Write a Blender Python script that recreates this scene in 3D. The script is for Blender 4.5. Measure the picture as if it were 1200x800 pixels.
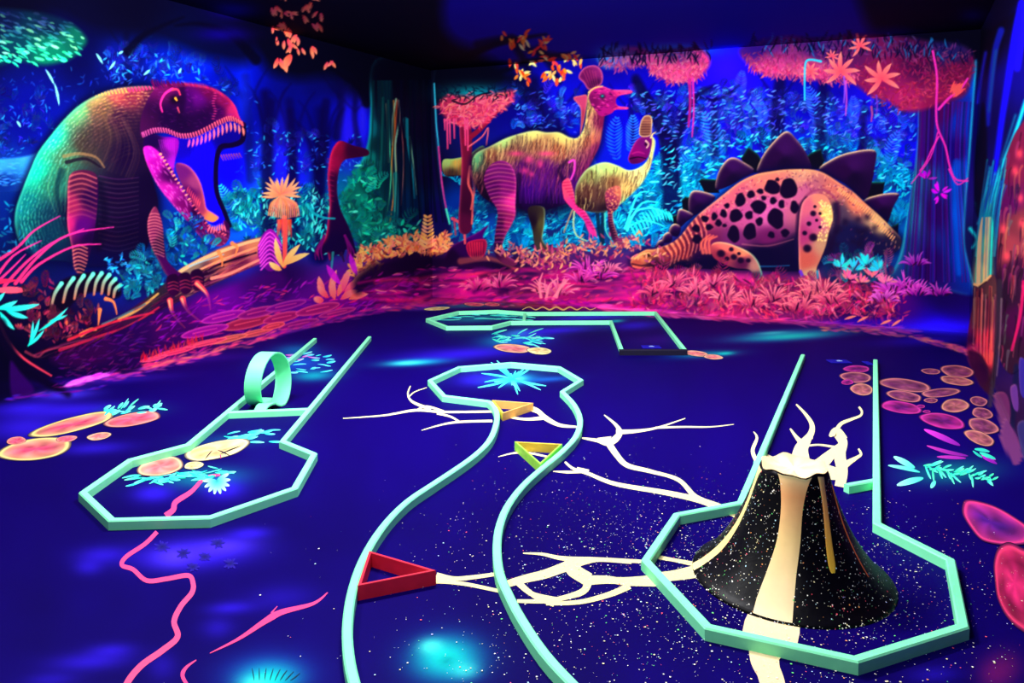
import bpy, math, random
import numpy as np
from mathutils import Vector

# ------------------------------------------------------------------ camera, world, lights, exposure
for o in list(bpy.data.objects): bpy.data.objects.remove(o)
SC = bpy.context.scene
COL = SC.collection
random.seed(7); RNG = np.random.default_rng(11)
F, CX, CY, PH, HC = 914.0, 600.0, 286.0, math.radians(4.0), 1.7
cd = bpy.data.cameras.new('camera'); cam = bpy.data.objects.new('camera', cd); COL.objects.link(cam)
cam.location = (0, 0, HC); cam.rotation_euler = (math.radians(90) - PH, 0, 0)
cd.sensor_width = 36.0; cd.lens = 36.0 * F / 1200.0; cd.shift_y = -(400.0 - CY) / 1200.0
cd.clip_start = 0.05; cd.clip_end = 100
SC.camera = cam
vs = SC.view_settings
vs.view_transform = 'Standard'; vs.look = 'None'; vs.gamma = 1.0; vs.use_curve_mapping = False
vs.exposure = 0.0
w = bpy.data.worlds.new('world'); SC.world = w; w.use_nodes = True
w.node_tree.nodes['Background'].inputs[0].default_value = (0.01, 0.01, 0.03, 1)
w.node_tree.nodes['Background'].inputs[1].default_value = 0.2

# room frame: U runs along the side walls (away from camera), V along the back wall (to the right)
AL = math.radians(25.0)
U = np.array([math.sin(AL), math.cos(AL)]); V = np.array([math.cos(AL), -math.sin(AL)])
def ray(px, py):
    a = (px - CX) / F; b = (CY - py) / F
    return np.array([a, math.cos(PH) + b * math.sin(PH), -math.sin(PH) + b * math.cos(PH)])
def onz(px, py, z=0.0):                     # a photo point that lies on a level surface
    d = ray(px, py); t = (z - HC) / d[2]
    return np.array([d[0] * t, d[1] * t, z])
def to_px(X, Y, Z):                         # world -> photo pixel, arrays
    Z = Z - HC
    dep = Y * math.cos(PH) - Z * math.sin(PH); up = Y * math.sin(PH) + Z * math.cos(PH)
    dep = np.maximum(dep, 0.05)
    return CX + F * X / dep, CY - F * up / dep
ceilH = 3.55
Lp = onz(150, 434)[:2]; Rp = onz(1135, 390)[:2]
CBL = Lp + U * np.dot(Rp - Lp, U)           # back left corner
CBR = Rp                                    # back right corner
AR = math.radians(26.6); UR = np.array([math.sin(AR), math.cos(AR)])
DEPTH = 12.6
FL = CBL - U * DEPTH
tR = np.dot(CBR - FL, U) / np.dot(UR, U)
FR = CBR - UR * tR

# unseen black lights, white lamps in place of ultraviolet, up under the ceiling, all on the camera's side of the room, beyond the top of the picture
LIGHTS = [  # place (along back wall, distance from it), aim (same, height), watts
    ((2.4, 7.0), (1.9, 0.0, 1.6), 245), ((5.0, 5.8), (5.3, 0.0, 1.6), 225),          # wash lamps added to brighten the back wall's mural
    ((3.9, 6.9), (0.0, 3.2, 1.5), 56),                                                # wash lamp added and aimed to even out the left wall's mural
    ((4.9, 7.2), (7.3, 4.6, 1.2), 42),                                                # wash lamp added to light the right wall's mural
    ((2.0, 7.9), (2.1, 7.9, 0.0), 110), ((3.9, 6.3), (4.9, 7.4, 0.0), 168),          # over the lanes
    ((5.0, 9.7), (5.4, 7.4, 0.2), 84)]
for (pl, am, e) in LIGHTS:
    p = CBL + V * pl[0] - U * pl[1]; q = CBL + V * am[0] - U * am[1]
    P3_ = Vector((p[0], p[1], ceilH - 0.15)); D3_ = (Vector((q[0], q[1], am[2])) - P3_).normalized()
    ld = bpy.data.lights.new('blacklight_ceiling_offscreen', 'AREA'); ld.shape = 'RECTANGLE'; ld.size = 1.2; ld.size_y = 0.12
    ld.energy = e; ld.color = (1.0, 1.0, 1.0)
    lo = bpy.data.objects.new('blacklight_ceiling_offscreen', ld); COL.objects.link(lo); lo.location = P3_; lo.rotation_euler = D3_.to_track_quat('-Z', 'Y').to_euler()

# ------------------------------------------------------------------ materials and mesh helpers
def s2l(c):
    c = np.asarray(c, dtype=np.float64) / 255.0
    return np.where(c <= 0.04045, c / 12.92, ((c + 0.055) / 1.055) ** 2.4)
MATS = {}
def mat(name, rgb, rough=0.6, spec=0.3, noise=0.0, scale=30.0, bump=0.0):
    if name in MATS: return MATS[name]
    m = bpy.data.materials.new(name); m.use_nodes = True; nt = m.node_tree; b = nt.nodes['Principled BSDF']
    c = s2l(rgb); b.inputs['Base Color'].default_value = (*c, 1); b.inputs['Roughness'].default_value = rough
    b.inputs['Specular IOR Level'].default_value = spec
    if noise or bump:
        tc = nt.nodes.new('ShaderNodeTexCoord'); n = nt.nodes.new('ShaderNodeTexNoise'); n.inputs['Scale'].default_value = scale
        n.inputs['Detail'].default_value = 5; nt.links.new(tc.outputs['Object'], n.inputs['Vector'])
        if noise:
            r = nt.nodes.new('ShaderNodeValToRGB')
            r.color_ramp.elements[0].position = 0.3; r.color_ramp.elements[1].position = 0.7
            r.color_ramp.elements[0].color = (*(c * (1 - noise)), 1); r.color_ramp.elements[1].color = (*np.minimum(c * (1 + noise), 1), 1)
            nt.links.new(n.outputs['Fac'], r.inputs['Fac']); nt.links.new(r.outputs['Color'], b.inputs['Base Color'])
        if bump:
            bp = nt.nodes.new('ShaderNodeBump'); bp.inputs['Strength'].default_value = bump; bp.inputs['Distance'].default_value = 0.004
            nt.links.new(n.outputs['Fac'], bp.inputs['Height']); nt.links.new(bp.outputs['Normal'], b.inputs['Normal'])
    MATS[name] = m; return m
def paint_mat(name, rough=0.7, spec=0.15, grain=0.12, scale=220.0):
    if name in MATS: return MATS[name]      # brushed-on fluorescent paint: colour per vertex, broken up by a fine grain
    m = bpy.data.materials.new(name); m.use_nodes = True; nt = m.node_tree; b = nt.nodes['Principled BSDF']
    at = nt.nodes.new('ShaderNodeAttribute'); at.attribute_name = 'paint'
    tc = nt.nodes.new('ShaderNodeTexCoord'); n = nt.nodes.new('ShaderNodeTexNoise'); n.inputs['Scale'].default_value = scale
    nt.links.new(tc.outputs['Object'], n.inputs['Vector'])
    mr = nt.nodes.new('ShaderNodeMapRange'); mr.inputs['To Min'].default_value = 1 - grain; mr.inputs['To Max'].default_value = 1 + grain
    nt.links.new(n.outputs['Fac'], mr.inputs['Value'])
    mx = nt.nodes.new('ShaderNodeVectorMath'); mx.operation = 'SCALE'
    nt.links.new(at.outputs['Color'], mx.inputs[0]); nt.links.new(mr.outputs['Result'], mx.inputs['Scale'])
    nt.links.new(mx.outputs['Vector'], b.inputs['Base Color'])
    b.inputs['Roughness'].default_value = rough; b.inputs['Specular IOR Level'].default_value = spec
    MATS[name] = m; return m
def link(name, me, parent=None, loc=None):
    o = bpy.data.objects.new(name, me); COL.objects.link(o)
    if parent is not None: o.parent = parent
    if loc is not None: o.location = loc
    return o
def tag(o, label, cat, group=None):
    o['label'] = label; o['category'] = cat
    if group: o['group'] = group
    return o
def empty(name, loc=(0, 0, 0)):
    o = bpy.data.objects.new(name, None); COL.objects.link(o); o.location = loc; o.empty_display_size = 0.1; return o
def mesh(name, verts, faces, material, cols=None, smooth=False):
    me = bpy.data.meshes.new(name); me.from_pydata([tuple(map(float, v)) for v in verts], [], [tuple(map(int, f)) for f in faces])
    me.materials.append(material)
    if cols is not None: set_cols(me, cols)
    if smooth: me.polygons.foreach_set('use_smooth', np.ones(len(me.polygons), dtype=bool))
    me.update(); return me
def set_cols(me, cols):                     # cols: linear rgb per vertex
    a = me.color_attributes.new('paint', 'FLOAT_COLOR', 'POINT')
    c = np.ones((len(me.vertices), 4), dtype=np.float32); c[:, :3] = cols; a.data.foreach_set('color', c.ravel())
def quads(name, V3, Q, material, cols):     # fast path for big quad meshes
    me = bpy.data.meshes.new(name); n = len(V3); m = len(Q)
    me.vertices.add(n); me.vertices.foreach_set('co', np.ascontiguousarray(V3, dtype=np.float32).ravel())
    me.loops.add(4 * m); me.loops.foreach_set('vertex_index', np.ascontiguousarray(Q, dtype=np.int32).ravel())
    me.polygons.add(m); me.polygons.foreach_set('loop_start', np.arange(0, 4 * m, 4, dtype=np.int32))
    me.materials.append(material); me.update(calc_edges=True)
    set_cols(me, cols); return me
def struct(o): o['kind'] = 'structure'; return o

# ------------------------------------------------------------------ mural painting engine
# The walls, ceiling and floor of the place carry an airbrushed mural. It is painted stroke by stroke on a
# drawing sheet below (coordinates measured on the photograph), then carried to the wall and floor surfaces as paint colour per vertex.
PX0, PY0, PX1, PY1, S = -130.0, -90.0, 1330.0, 870.0, 1.4
CWd, CHt = int((PX1 - PX0) * S), int((PY1 - PY0) * S)
IMG = np.zeros((CHt, CWd, 3), np.float32); IDM = np.zeros((CHt, CWd), np.int16)
CLIP = None
IDS = {}                                     # (thing, part) -> id
def ID(thing, part=None):
    return IDS.setdefault((thing, part), len(IDS) + 1)
def box(x0, y0, x1, y1, pad=3):
    i0 = max(int((x0 - pad - PX0) * S), 0); i1 = min(int((x1 + pad - PX0) * S) + 1, CWd)
    j0 = max(int((y0 - pad - PY0) * S), 0); j1 = min(int((y1 + pad - PY0) * S) + 1, CHt)
    if i1 <= i0 or j1 <= j0: return None
    X = (np.arange(i0, i1) + 0.5) / S + PX0; Y = (np.arange(j0, j1) + 0.5) / S + PY0
    return (slice(j0, j1), slice(i0, i1)), X[None, :], Y[:, None]
def lay(sl, col, al, ident=None):
    if CLIP is not None: al = al * CLIP[sl]
    c = np.asarray(col, np.float32)
    IMG[sl] += (c - IMG[sl]) * al[..., None]
    if ident is not None: IDM[sl][al > 0.5] = ident
def cr(P, n=6, closed=True):
    P = np.asarray(P, float); N = len(P); out = []
    t = np.linspace(0, 1, n, endpoint=False)[:, None]
    for i in range(N if closed else N - 1):
        if closed: p0, p1, p2, p3 = P[i - 1], P[i], P[(i + 1) % N], P[(i + 2) % N]
        else: p0, p1, p2, p3 = P[max(i - 1, 0)], P[i], P[i + 1], P[min(i + 2, N - 1)]
        out.append(0.5 * (2 * p1 + (p2 - p0) * t + (2 * p0 - 5 * p1 + 4 * p2 - p3) * t ** 2 + (3 * p1 - p0 - 3 * p2 + p3) * t ** 3))
    if not closed: out.append(P[-1:])
    return np.concatenate(out)
def sdf(P, X, Y):                            # + inside
    d2 = np.full(np.broadcast(X, Y).shape, 1e9); ins = np.zeros(d2.shape, bool); N = len(P)
    for i in range(N):
        ax, ay = P[i]; bx, by = P[(i + 1) % N]; ex, ey = bx - ax, by - ay; L = ex * ex + ey * ey + 1e-9
        wx, wy = X - ax, Y - ay; t = np.clip((wx * ex + wy * ey) / L, 0, 1)
        d2 = np.minimum(d2, (wx - t * ex) ** 2 + (wy - t * ey) ** 2)
        c = (ay > Y) != (by > Y)
        ins ^= c & (X < ax + ex * (Y - ay) / (ey if abs(ey) > 1e-9 else 1e-9))
    return np.where(ins, 1, -1) * np.sqrt(d2)
def idw(probes, X, Y, p=2.6):
    num = 0; den = 0
    for (x, y, r, g, b) in probes:
        wt = 1.0 / (((X - x) ** 2 + (Y - y) ** 2) + 9.0) ** (p / 2)
        num = num + wt[..., None] * np.array((r, g, b), np.float32); den = den + wt
    return num / den[..., None]
def fill(P, probes, ident=None, smooth=True, soft=0.7, alpha=1.0, rim=None, p=3.6, halo=None):
    """Fill an outline with colours blended between probes; rim = (colour, width, nx, ny, strength) paints a lit edge on the side facing (nx, ny)."""
    P = cr(P) if smooth else np.asarray(P, float)
    b = box(P[:, 0].min(), P[:, 1].min(), P[:, 0].max(), P[:, 1].max(), soft + 2)
    if b is None: return None
    sl, X, Y = b; d = sdf(P, X, Y)
    if halo is not None:                     # dark airbrushed outline that lifts the figure off the background
        hb = box(P[:, 0].min(), P[:, 1].min(), P[:, 0].max(), P[:, 1].max(), halo[1] * 2.5); hd = sdf(P, hb[1], hb[2])
        lay(hb[0], halo[0], np.exp(-(np.maximum(-hd, 0) / halo[1]) ** 2).astype(np.float32) * halo[2])
    al = np.clip(d / (2 * soft) + 0.5, 0, 1) * alpha
    col = idw(probes, X + 0 * Y, Y + 0 * X, p) if not isinstance(probes, tuple) else np.broadcast_to(np.array(probes, np.float32), d.shape + (3,)).copy()
    if rim is not None:
        for (rc, wd, nx, ny, st) in (rim if isinstance(rim, list) else [rim]):
            gy, gx = np.gradient(d); g = np.hypot(gx, gy) + 1e-6
            fc_ = np.clip((-gx * nx - gy * ny) / g, 0, 1) if (nx or ny) else 1.0
            k = np.exp(-(np.maximum(d, 0) / wd) ** 1.5) * fc_ * st
            col = col + (np.array(rc, np.float32) - col) * k[..., None]
    lay(sl, col, al, ident)
    m = np.zeros((CHt, CWd), np.float32); m[sl] = np.clip(d / 1.4 + 0.5, 0, 1); return m
def stroke(P, w0, w1, col, alpha=1.0, ident=None, soft=0.6, smooth=True, col1=None):
    """A brush stroke along P with width going from w0 to w1 (half widths)."""
    P = np.asarray(P, float)
    if smooth and len(P) > 2: P = cr(P, 4, False)
    wm = max(w0, w1) + soft
    b = box(P[:, 0].min(), P[:, 1].min(), P[:, 0].max(), P[:, 1].max(), wm + 1)
    if b is None: return
    sl, X, Y = b; n = len(P) - 1
    best = np.full(np.broadcast(X, Y).shape, -1e9); tt = np.zeros(best.shape)
    for i in range(n):
        ax, ay = P[i]; ex, ey = P[i + 1] - P[i]; L = ex * ex + ey * ey + 1e-9
        t = np.clip(((X - ax) * ex + (Y - ay) * ey) / L, 0, 1)
        d = np.sqrt((X - ax - t * ex) ** 2 + (Y - ay - t * ey) ** 2); u = (i + t) / n
        v = w0 + (w1 - w0) * u - d; m = v > best; best = np.where(m, v, best)
        if col1 is not None: tt = np.where(m, u, tt)
    al = np.clip(best / (2 * soft) + 0.5, 0, 1) * alpha
    c = np.array(col, np.float32)
    if col1 is not None: c = c + (np.array(col1, np.float32) - c) * tt[..., None]
    lay(sl, c, al, ident)
def leaf(x, y, ang, ln, wd, col, bend=0.0, alpha=1.0, ident=None, soft=0.55, col1=None):
    """A pointed leaf: widest in the middle, from (x, y) outwards."""
    t = np.linspace(0, 1, 7); a = ang + bend * (t - 0.5)
    xs = x + np.concatenate([[0], np.cumsum(np.cos(a[1:]) * ln / 6)]); ys = y + np.concatenate([[0], np.cumsum(np.sin(a[1:]) * ln / 6)])
    b = box(xs.min(), ys.min(), xs.max(), ys.max(), wd + 1)
    if b is None: return
    sl, X, Y = b; best = np.full(np.broadcast(X, Y).shape, -1e9); hw = wd * np.sin(np.pi * np.clip(t * 0.92 + 0.06, 0, 1)) ** 0.8; tt = np.zeros(best.shape)
    for i in range(6):
        ex, ey = xs[i + 1] - xs[i], ys[i + 1] - ys[i]; L = ex * ex + ey * ey + 1e-9
        q = np.clip(((X - xs[i]) * ex + (Y - ys[i]) * ey) / L, 0, 1)
        v = hw[i] + (hw[i + 1] - hw[i]) * q - np.sqrt((X - xs[i] - q * ex) ** 2 + (Y - ys[i] - q * ey) ** 2); m = v > best; best = np.where(m, v, best)
        if col1 is not None: tt = np.where(m, (i + q) / 6, tt)
    c = np.array(col, np.float32)
    if col1 is not None: c = c + (np.array(col1, np.float32) - c) * tt[..., None]
    lay(sl, c, np.clip(best / (2 * soft) + 0.5, 0, 1) * alpha, ident)
def glow(x, y, rx, ry, col, alpha=1.0, rot=0.0, pw=2.0):
    """A soft airbrushed spot."""
    R = max(rx, ry) * 2.2; b = box(x - R, y - R, x + R, y + R)
    if b is None: return
    sl, X, Y = b; c, s = math.cos(rot), math.sin(rot); dx, dy = X - x, Y - y
    e = ((dx * c + dy * s) / rx) ** 2 + ((-dx * s + dy * c) / ry) ** 2
    lay(sl, col, np.exp(-e ** (pw / 2)).astype(np.float32) * alpha)
def blur(A, r):
    k = int(r)
    if k < 1: return A
    for _ in range(2):
        for ax in (0, 1):
            pad = [(0, 0)] * A.ndim; pad[ax] = (k + 1, k); C = np.cumsum(np.pad(A, pad, mode='edge'), axis=ax, dtype=np.float64)
            sl1 = [slice(None)] * A.ndim; sl0 = list(sl1); sl1[ax] = slice(2 * k + 1, None); sl0[ax] = slice(0, -(2 * k + 1))
            A = ((C[tuple(sl1)] - C[tuple(sl0)]) / (2 * k + 1)).astype(np.float32)
    return A
def noise2(scale, seed=0, octv=3):
    r = np.random.default_rng(seed); out = np.zeros((CHt, CWd), np.float32); amp = 1.0; tot = 0
    for o in range(octv):
        k = max(int(scale * S / 2 ** o), 2); g = r.random((CHt // k + 3, CWd // k + 3)).astype(np.float32)
        y = np.arange(CHt) / k; x = np.arange(CWd) / k; yi = y.astype(int); xi = x.astype(int)
        fy = (y - yi)[:, None]; fx = (x - xi)[None]; fy = fy * fy * (3 - 2 * fy); fx = fx * fx * (3 - 2 * fx)
        a = g[yi][:, xi]; b_ = g[yi][:, xi + 1]; c = g[yi + 1][:, xi]; d = g[yi + 1][:, xi + 1]
        out += amp * ((a * (1 - fx) + b_ * fx) * (1 - fy) + (c * (1 - fx) + d * fx) * fy); tot += amp; amp *= 0.55
    return out / tot
def jit(c, a=18):
    return tuple(min(255, max(0, v + random.uniform(-a, a))) for v in c)
def mixc(a, b, t): return tuple(a[i] + (b[i] - a[i]) * t for i in range(3))
def inpoly(P, x, y):
    c = False; n = len(P)
    for i in range(n):
        x0, y0 = P[i]; x1, y1 = P[i - 1]
        if (y0 > y) != (y1 > y) and x < (x1 - x0) * (y - y0) / (y1 - y0) + x0: c = not c
    return c
def scatter(P, n):
    P = np.asarray(P, float); x0, y0 = P.min(0); x1, y1 = P.max(0); out = []
    while len(out) < n:
        x, y = random.uniform(x0, x1), random.uniform(y0, y1)
        if inpoly(P, x, y): out.append((x, y))
    return out
def frond(x, y, ang, ln, col, ll=8, n=9, bend=0.6, ident=None, wd=1.3, spread=1.0, alpha=0.9, tip=None):
    """A fern frond: leaflets in pairs along a curved rib."""
    t = np.linspace(0, 1, n); a = ang + bend * t; px_ = x + np.cumsum(np.cos(a) * ln / n); py_ = y + np.cumsum(np.sin(a) * ln / n)
    for k in range(n):
        l = ll * math.sin(math.pi * (0.15 + 0.8 * t[k])) + 1.5; c = jit(mixc(col, tip, t[k]) if tip else col, 14)
        for s in (-1, 1): leaf(px_[k], py_[k], a[k] + s * spread, l, wd, c, -s * 0.5, alpha, ident)
def bush(x, y, r, col, n=10, ll=7, ident=None, up=-math.pi / 2, fan=2.6, wd=1.4, dark=None, alpha=0.9):
    """Leaves bursting out of one point."""
    for k in range(n):
        a = up + random.uniform(-fan / 2, fan / 2); q = r * random.uniform(0.25, 1.0); c = jit(col, 22)
        if dark: c = mixc(dark, c, random.uniform(0.3, 1))
        leaf(x + math.cos(a) * q * 0.5, y + math.sin(a) * q * 0.5, a + random.uniform(-0.3, 0.3), ll * random.uniform(0.7, 1.3), wd, c, random.uniform(-0.8, 0.8), alpha, ident)
def crescents(P, n, cols, ll=(4, 8), wd=(0.6, 1.3), ang=None, ident=None, alpha=(0.4, 0.95), bend=0.9):
    for (x, y) in scatter(P, n):
        c = jit(random.choice(cols) if isinstance(cols, list) else cols(x, y), 16); a = ang(x, y) if ang else random.uniform(0, 6.28)
        leaf(x, y, a + random.uniform(-0.35, 0.35), random.uniform(*ll), random.uniform(*wd), c, random.choice((-1, 1)) * bend * random.random(), random.uniform(*alpha), ident)
def fan(x, y, r, col, n=7, up=-math.pi / 2, spread=2.4, wd=1.5, ident=None, curl=1.0, tip=None, alpha=0.95):
    """Leaves arching out of one root, the way a fern tuft is painted: dark root, bright tips."""
    for k in range(n):
        f = (k + 0.5) / n - 0.5; a = up + f * spread + random.uniform(-0.12, 0.12); c = jit(col, 16)
        leaf(x + math.cos(a) * r * 0.12, y + math.sin(a) * r * 0.12, a, r * random.uniform(0.75, 1.1), wd * random.uniform(0.8, 1.2), mixc(c, (5, 3, 60), 0.5), curl * f * 2.2, alpha, ident, col1=tip or c)
def thicket(P, n, colf, r=(7, 12), ident=None, dark=(5, 6, 50), dk=0.5, nl=7, wd=1.4, upf=None, spread=2.4, tipf=None):
    for (x, y) in sorted(scatter(P, int(n * 1.25)), key=lambda q: q[1]):
        R = random.uniform(*r) * random.uniform(0.6, 1.1); c = colf(x, y) if callable(colf) else random.choice(colf); b_ = 0.35 + 0.65 * random.random()
        up = (upf(x, y) if upf else -math.pi / 2) + random.uniform(-0.9, 0.9); c = mixc(dark, c, b_)
        glow(x, y - R * 0.2, R * 0.75, R * 0.6, dark, dk * 0.55)
        k = random.random()
        if k < 0.15: fan(x, y, R, c, random.randint(nl - 1, nl + 2), up, spread, wd * 0.7, ident)
        elif k < 0.85: frond(x, y, up, R * random.uniform(1.5, 2.3), c, ll=R * 0.62, n=8, bend=random.choice((-1, 1)) * random.uniform(0.3, 1.3), ident=ident, wd=wd * 0.5, spread=random.uniform(0.7, 1.0), tip=mixc(c, dark, 0.3))
        else:
            for q in range(7): leaf(x + random.gauss(0, R * 0.45), y + random.gauss(0, R * 0.45), up + random.uniform(-0.5, 0.5), R * 0.55, wd * 0.55, jit(c), random.choice((-1, 1)) * random.uniform(0.6, 1.5), 0.85, ident)
def fringe(P, n, cols, spread=3.0, ll=(6, 16), wd=(0.5, 1.3), alpha=(0.3, 0.85), turn=0.25):
    """Loose brush marks following a line, for ragged painted edges."""
    P = cr(P, 8, False) if len(P) > 2 else np.linspace(P[0], P[1], 12); d = np.gradient(P, axis=0)
    for _ in range(n):
        q = random.random() * (len(P) - 1.01); i = int(q); x, y = P[i] + (P[i + 1] - P[i]) * (q - i)
        leaf(x + random.gauss(0, spread), y + random.gauss(0, spread * 0.6), math.atan2(d[i][1], d[i][0]) + random.uniform(-turn, turn), random.uniform(*ll), random.uniform(*wd), jit(random.choice(cols), 18), random.uniform(-0.5, 0.5), random.uniform(*alpha), soft=0.8)
def clip(m):
    global CLIP
    CLIP = m

# ---- background colours of the mural (low frequency)
BG = [(0,0,3,2,26),(150,12,4,2,32),(300,15,10,5,70),(450,30,3,2,22),(420,90,4,4,35),(600,10,8,3,70),(560,70,5,4,45),(700,30,12,3,110),(750,20,14,2,120),(900,15,16,3,140),(1000,12,12,2,110),(1100,30,4,2,34),(1060,20,4,2,40),
 (30,140,8,10,105),(60,170,10,20,130),(100,60,5,5,60),(150,60,8,15,110),(200,75,10,35,190),(260,90,8,20,160),(300,130,10,12,130),(320,190,20,20,200),(300,230,20,60,225),(350,150,8,8,110),(400,150,15,15,150),(415,140,20,20,190),
 (270,200,20,12,205),(275,250,20,90,200),(150,270,10,15,110),(30,230,5,30,110),(5,200,15,50,140),(200,290,10,60,140),(130,310,10,30,120),(20,300,6,20,70),(350,260,10,80,170),(380,250,10,60,160),
 (470,150,8,5,40),(500,200,14,8,60),(410,230,10,110,130),
 (600,110,12,8,110),(640,110,16,15,165),(650,150,15,20,190),(740,130,16,8,175),(780,110,16,6,165),(800,160,22,20,205),(850,90,34,16,225),(870,150,25,20,215),(950,110,16,8,165),(950,170,20,40,200),(1030,130,30,16,200),(1060,170,25,25,225),
 (830,230,10,90,185),(760,220,12,80,180),(600,270,10,90,160),(700,270,10,100,165),(1040,250,10,110,190),(540,240,10,60,170),(720,190,18,30,200),(1090,200,30,6,85),(1090,330,20,3,70),(1060,300,12,60,130),
 (250,370,55,8,85),(350,350,95,16,130),(330,325,40,8,80),(450,340,140,20,125),(550,335,180,26,120),(650,335,190,28,120),(750,335,190,34,120),(850,345,190,44,110),(950,345,150,36,100),(1050,345,70,10,105),(1110,350,26,4,90),(480,310,30,6,50),(600,305,50,14,70),(700,300,80,24,90),(980,310,14,40,90),
 (130,420,30,4,60),(60,430,12,3,45),(200,395,58,8,88),(400,350,130,18,130),(60,380,25,6,50),(10,410,6,3,34),
 (600,450,20,2,108),(300,700,13,2,84),(600,600,21,3,118),(900,450,22,3,116),(1100,500,16,2,92),(100,500,15,3,90),(50,650,9,2,56),(1150,700,12,2,66),(700,400,22,3,116),(1100,385,34,14,195),(1000,395,26,4,112),(300,480,15,2,88),(450,400,20,2,100),(400,650,20,2,110),(700,780,17,2,94),(1050,790,8,2,46),(100,790,12,2,70),(420,380,30,4,105),
 (1160,150,8,6,80),(1180,80,12,10,120),(1190,250,40,12,60),(1160,290,14,20,70),(1190,350,40,10,70),(1155,60,3,2,24),(1250,250,30,10,60),(-60,250,6,20,80),(-60,60,4,3,36),(-60,420,8,3,40),(1180,480,50,20,70),(1250,450,30,12,70)]
k8 = 8
gx = (np.arange(0, CWd, k8) + 0.5) / S + PX0; gy = (np.arange(0, CHt, k8) + 0.5) / S + PY0
low = idw(BG, gx[None, :] + 0 * gy[:, None], gy[:, None] + 0 * gx[None, :], 3.4).astype(np.float32)
IMG[:] = blur(np.repeat(np.repeat(low, k8, 0), k8, 1)[:CHt, :CWd] if low.shape[0] * k8 >= CHt else low, 9)
nz = noise2(60, 3)[..., None]; IMG *= 0.72 + 0.56 * nz

# floor colour below the foot of the walls: even deep indigo, no mural bleed
YY = ((np.arange(CHt) + 0.5) / S + PY0)[:, None]; XX = ((np.arange(CWd) + 0.5) / S + PX0)[None, :]
base_y = np.interp(XX, [-130, 0, 130, 300, 400, 500, 740, 1060, 1137, 1200, 1330], [503, 472, 441, 397, 372, 352, 365, 386, 391, 526, 800])
fl = np.stack([np.full((CHt, CWd), v, np.float32) for v in (12, 1, 84)], -1)
fl *= 0.86 + 0.28 * noise2(90, 8)[..., None]
k_ = np.clip((YY - base_y) / 5, 0, 1)[..., None]; IMG[:] = IMG * (1 - k_) + fl * k_
# ceiling: one even deep indigo
ceil_y = np.interp(XX, [-130, 100, 506, 1163, 1330], [-95, -31, 79, 35, -90])
k_ = np.clip((ceil_y - YY) / 4, 0, 1)[..., None]; IMG[:] = IMG * (1 - k_) + np.array((18, 4, 140), np.float32) * k_
# -- airbrushed glows on the floor
TL, BLU = (10, 205, 190), (48, 24, 225)
for (x, y, rx, ry, c, a) in ((525,775,46,30,(10,110,170),.7),(522,770,34,22,TL,.95),(505,757,14,9,(80,250,220),.8),(545,785,16,10,(70,245,220),.6),(524,774,8,6,(0,130,140),.7),(312,790,50,26,(20,70,190),.7),(315,795,34,18,TL,.95),(300,800,18,9,(70,245,220),.8),
        (225,650,66,16,BLU,.85),(205,652,26,13,(84,60,235),.6),(262,640,36,10,(76,50,235),.7),(292,625,24,7,BLU,.7),(120,650,30,10,BLU,.55),(104,664,16,9,BLU,.5),(270,712,26,7,BLU,.6),(255,735,18,12,BLU,.4),(105,775,44,10,BLU,.6),(130,762,26,8,BLU,.6),(190,780,16,16,BLU,.35),(60,796,30,8,BLU,.4),(330,700,40,14,BLU,.3),
        (488,424,36,4,TL,.9),(478,425,18,2.4,(80,245,225),.8),(545,414,70,7,BLU,.75),(600,398,34,8,(10,170,190),.8),(610,390,16,4,(60,235,215),.7),(570,430,40,3,(30,60,220),.6),(560,444,26,8,BLU,.7),(602,444,30,7,(20,160,200),.8),(604,444,12,4,(90,245,225),.9),(645,444,26,3,(20,110,200),.6),
        (925,392,62,6,(10,120,190),.7),(925,394,50,4,TL,.9),(905,390,20,2,(80,240,220),.6),(350,425,40,12,(20,90,200),.7),(345,410,24,7,(10,120,170),.6),(368,440,24,6,TL,.6),(240,560,50,12,(10,130,140),.75),(180,578,24,10,BLU,.7),(262,573,24,12,BLU,.7),(275,515,50,8,(10,80,120),.6),
        (85,480,60,8,BLU,.7),(30,500,50,16,BLU,.7),(75,462,34,6,(70,50,240),.85),(30,478,40,8,BLU,.8),(110,525,40,7,BLU,.5),(150,482,34,7,(10,110,120),.7),(560,373,40,5,(10,150,160),.7),(690,372,60,4,BLU,.8),(745,381,26,5,(40,30,210),.7),(650,387,44,4,BLU,.8),(620,395,30,8,BLU,.5),(722,376,10,2,TL,.8),(770,398,26,6,(50,10,120),.5),(826,415,36,4,(10,140,150),.75),(850,414,10,2,TL,.8),
        (560,357,50,3,(10,150,150),.7),(615,358,30,3,(150,110,40),.4),(500,361,26,2.5,(120,40,180),.7),(1115,553,52,14,(6,120,120),.8),(1165,790,20,20,(130,20,100),.6),(1180,780,20,20,(120,20,90),.5),(1095,790,30,10,BLU,.4),
        (120,445,70,5,(60,20,180),.6),(230,420,60,5,(60,10,140),.5),(1090,398,60,6,(40,14,200),.6)):
    glow(x, y, rx, ry, c, a, rot=-.06)
# ------------------------------------------------------------------ the mural, back to front
THINGS = {}
def T(key, name, label, cat='painted figure', group=None): THINGS[key] = (name, label, cat, group)
PI = math.pi
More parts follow.
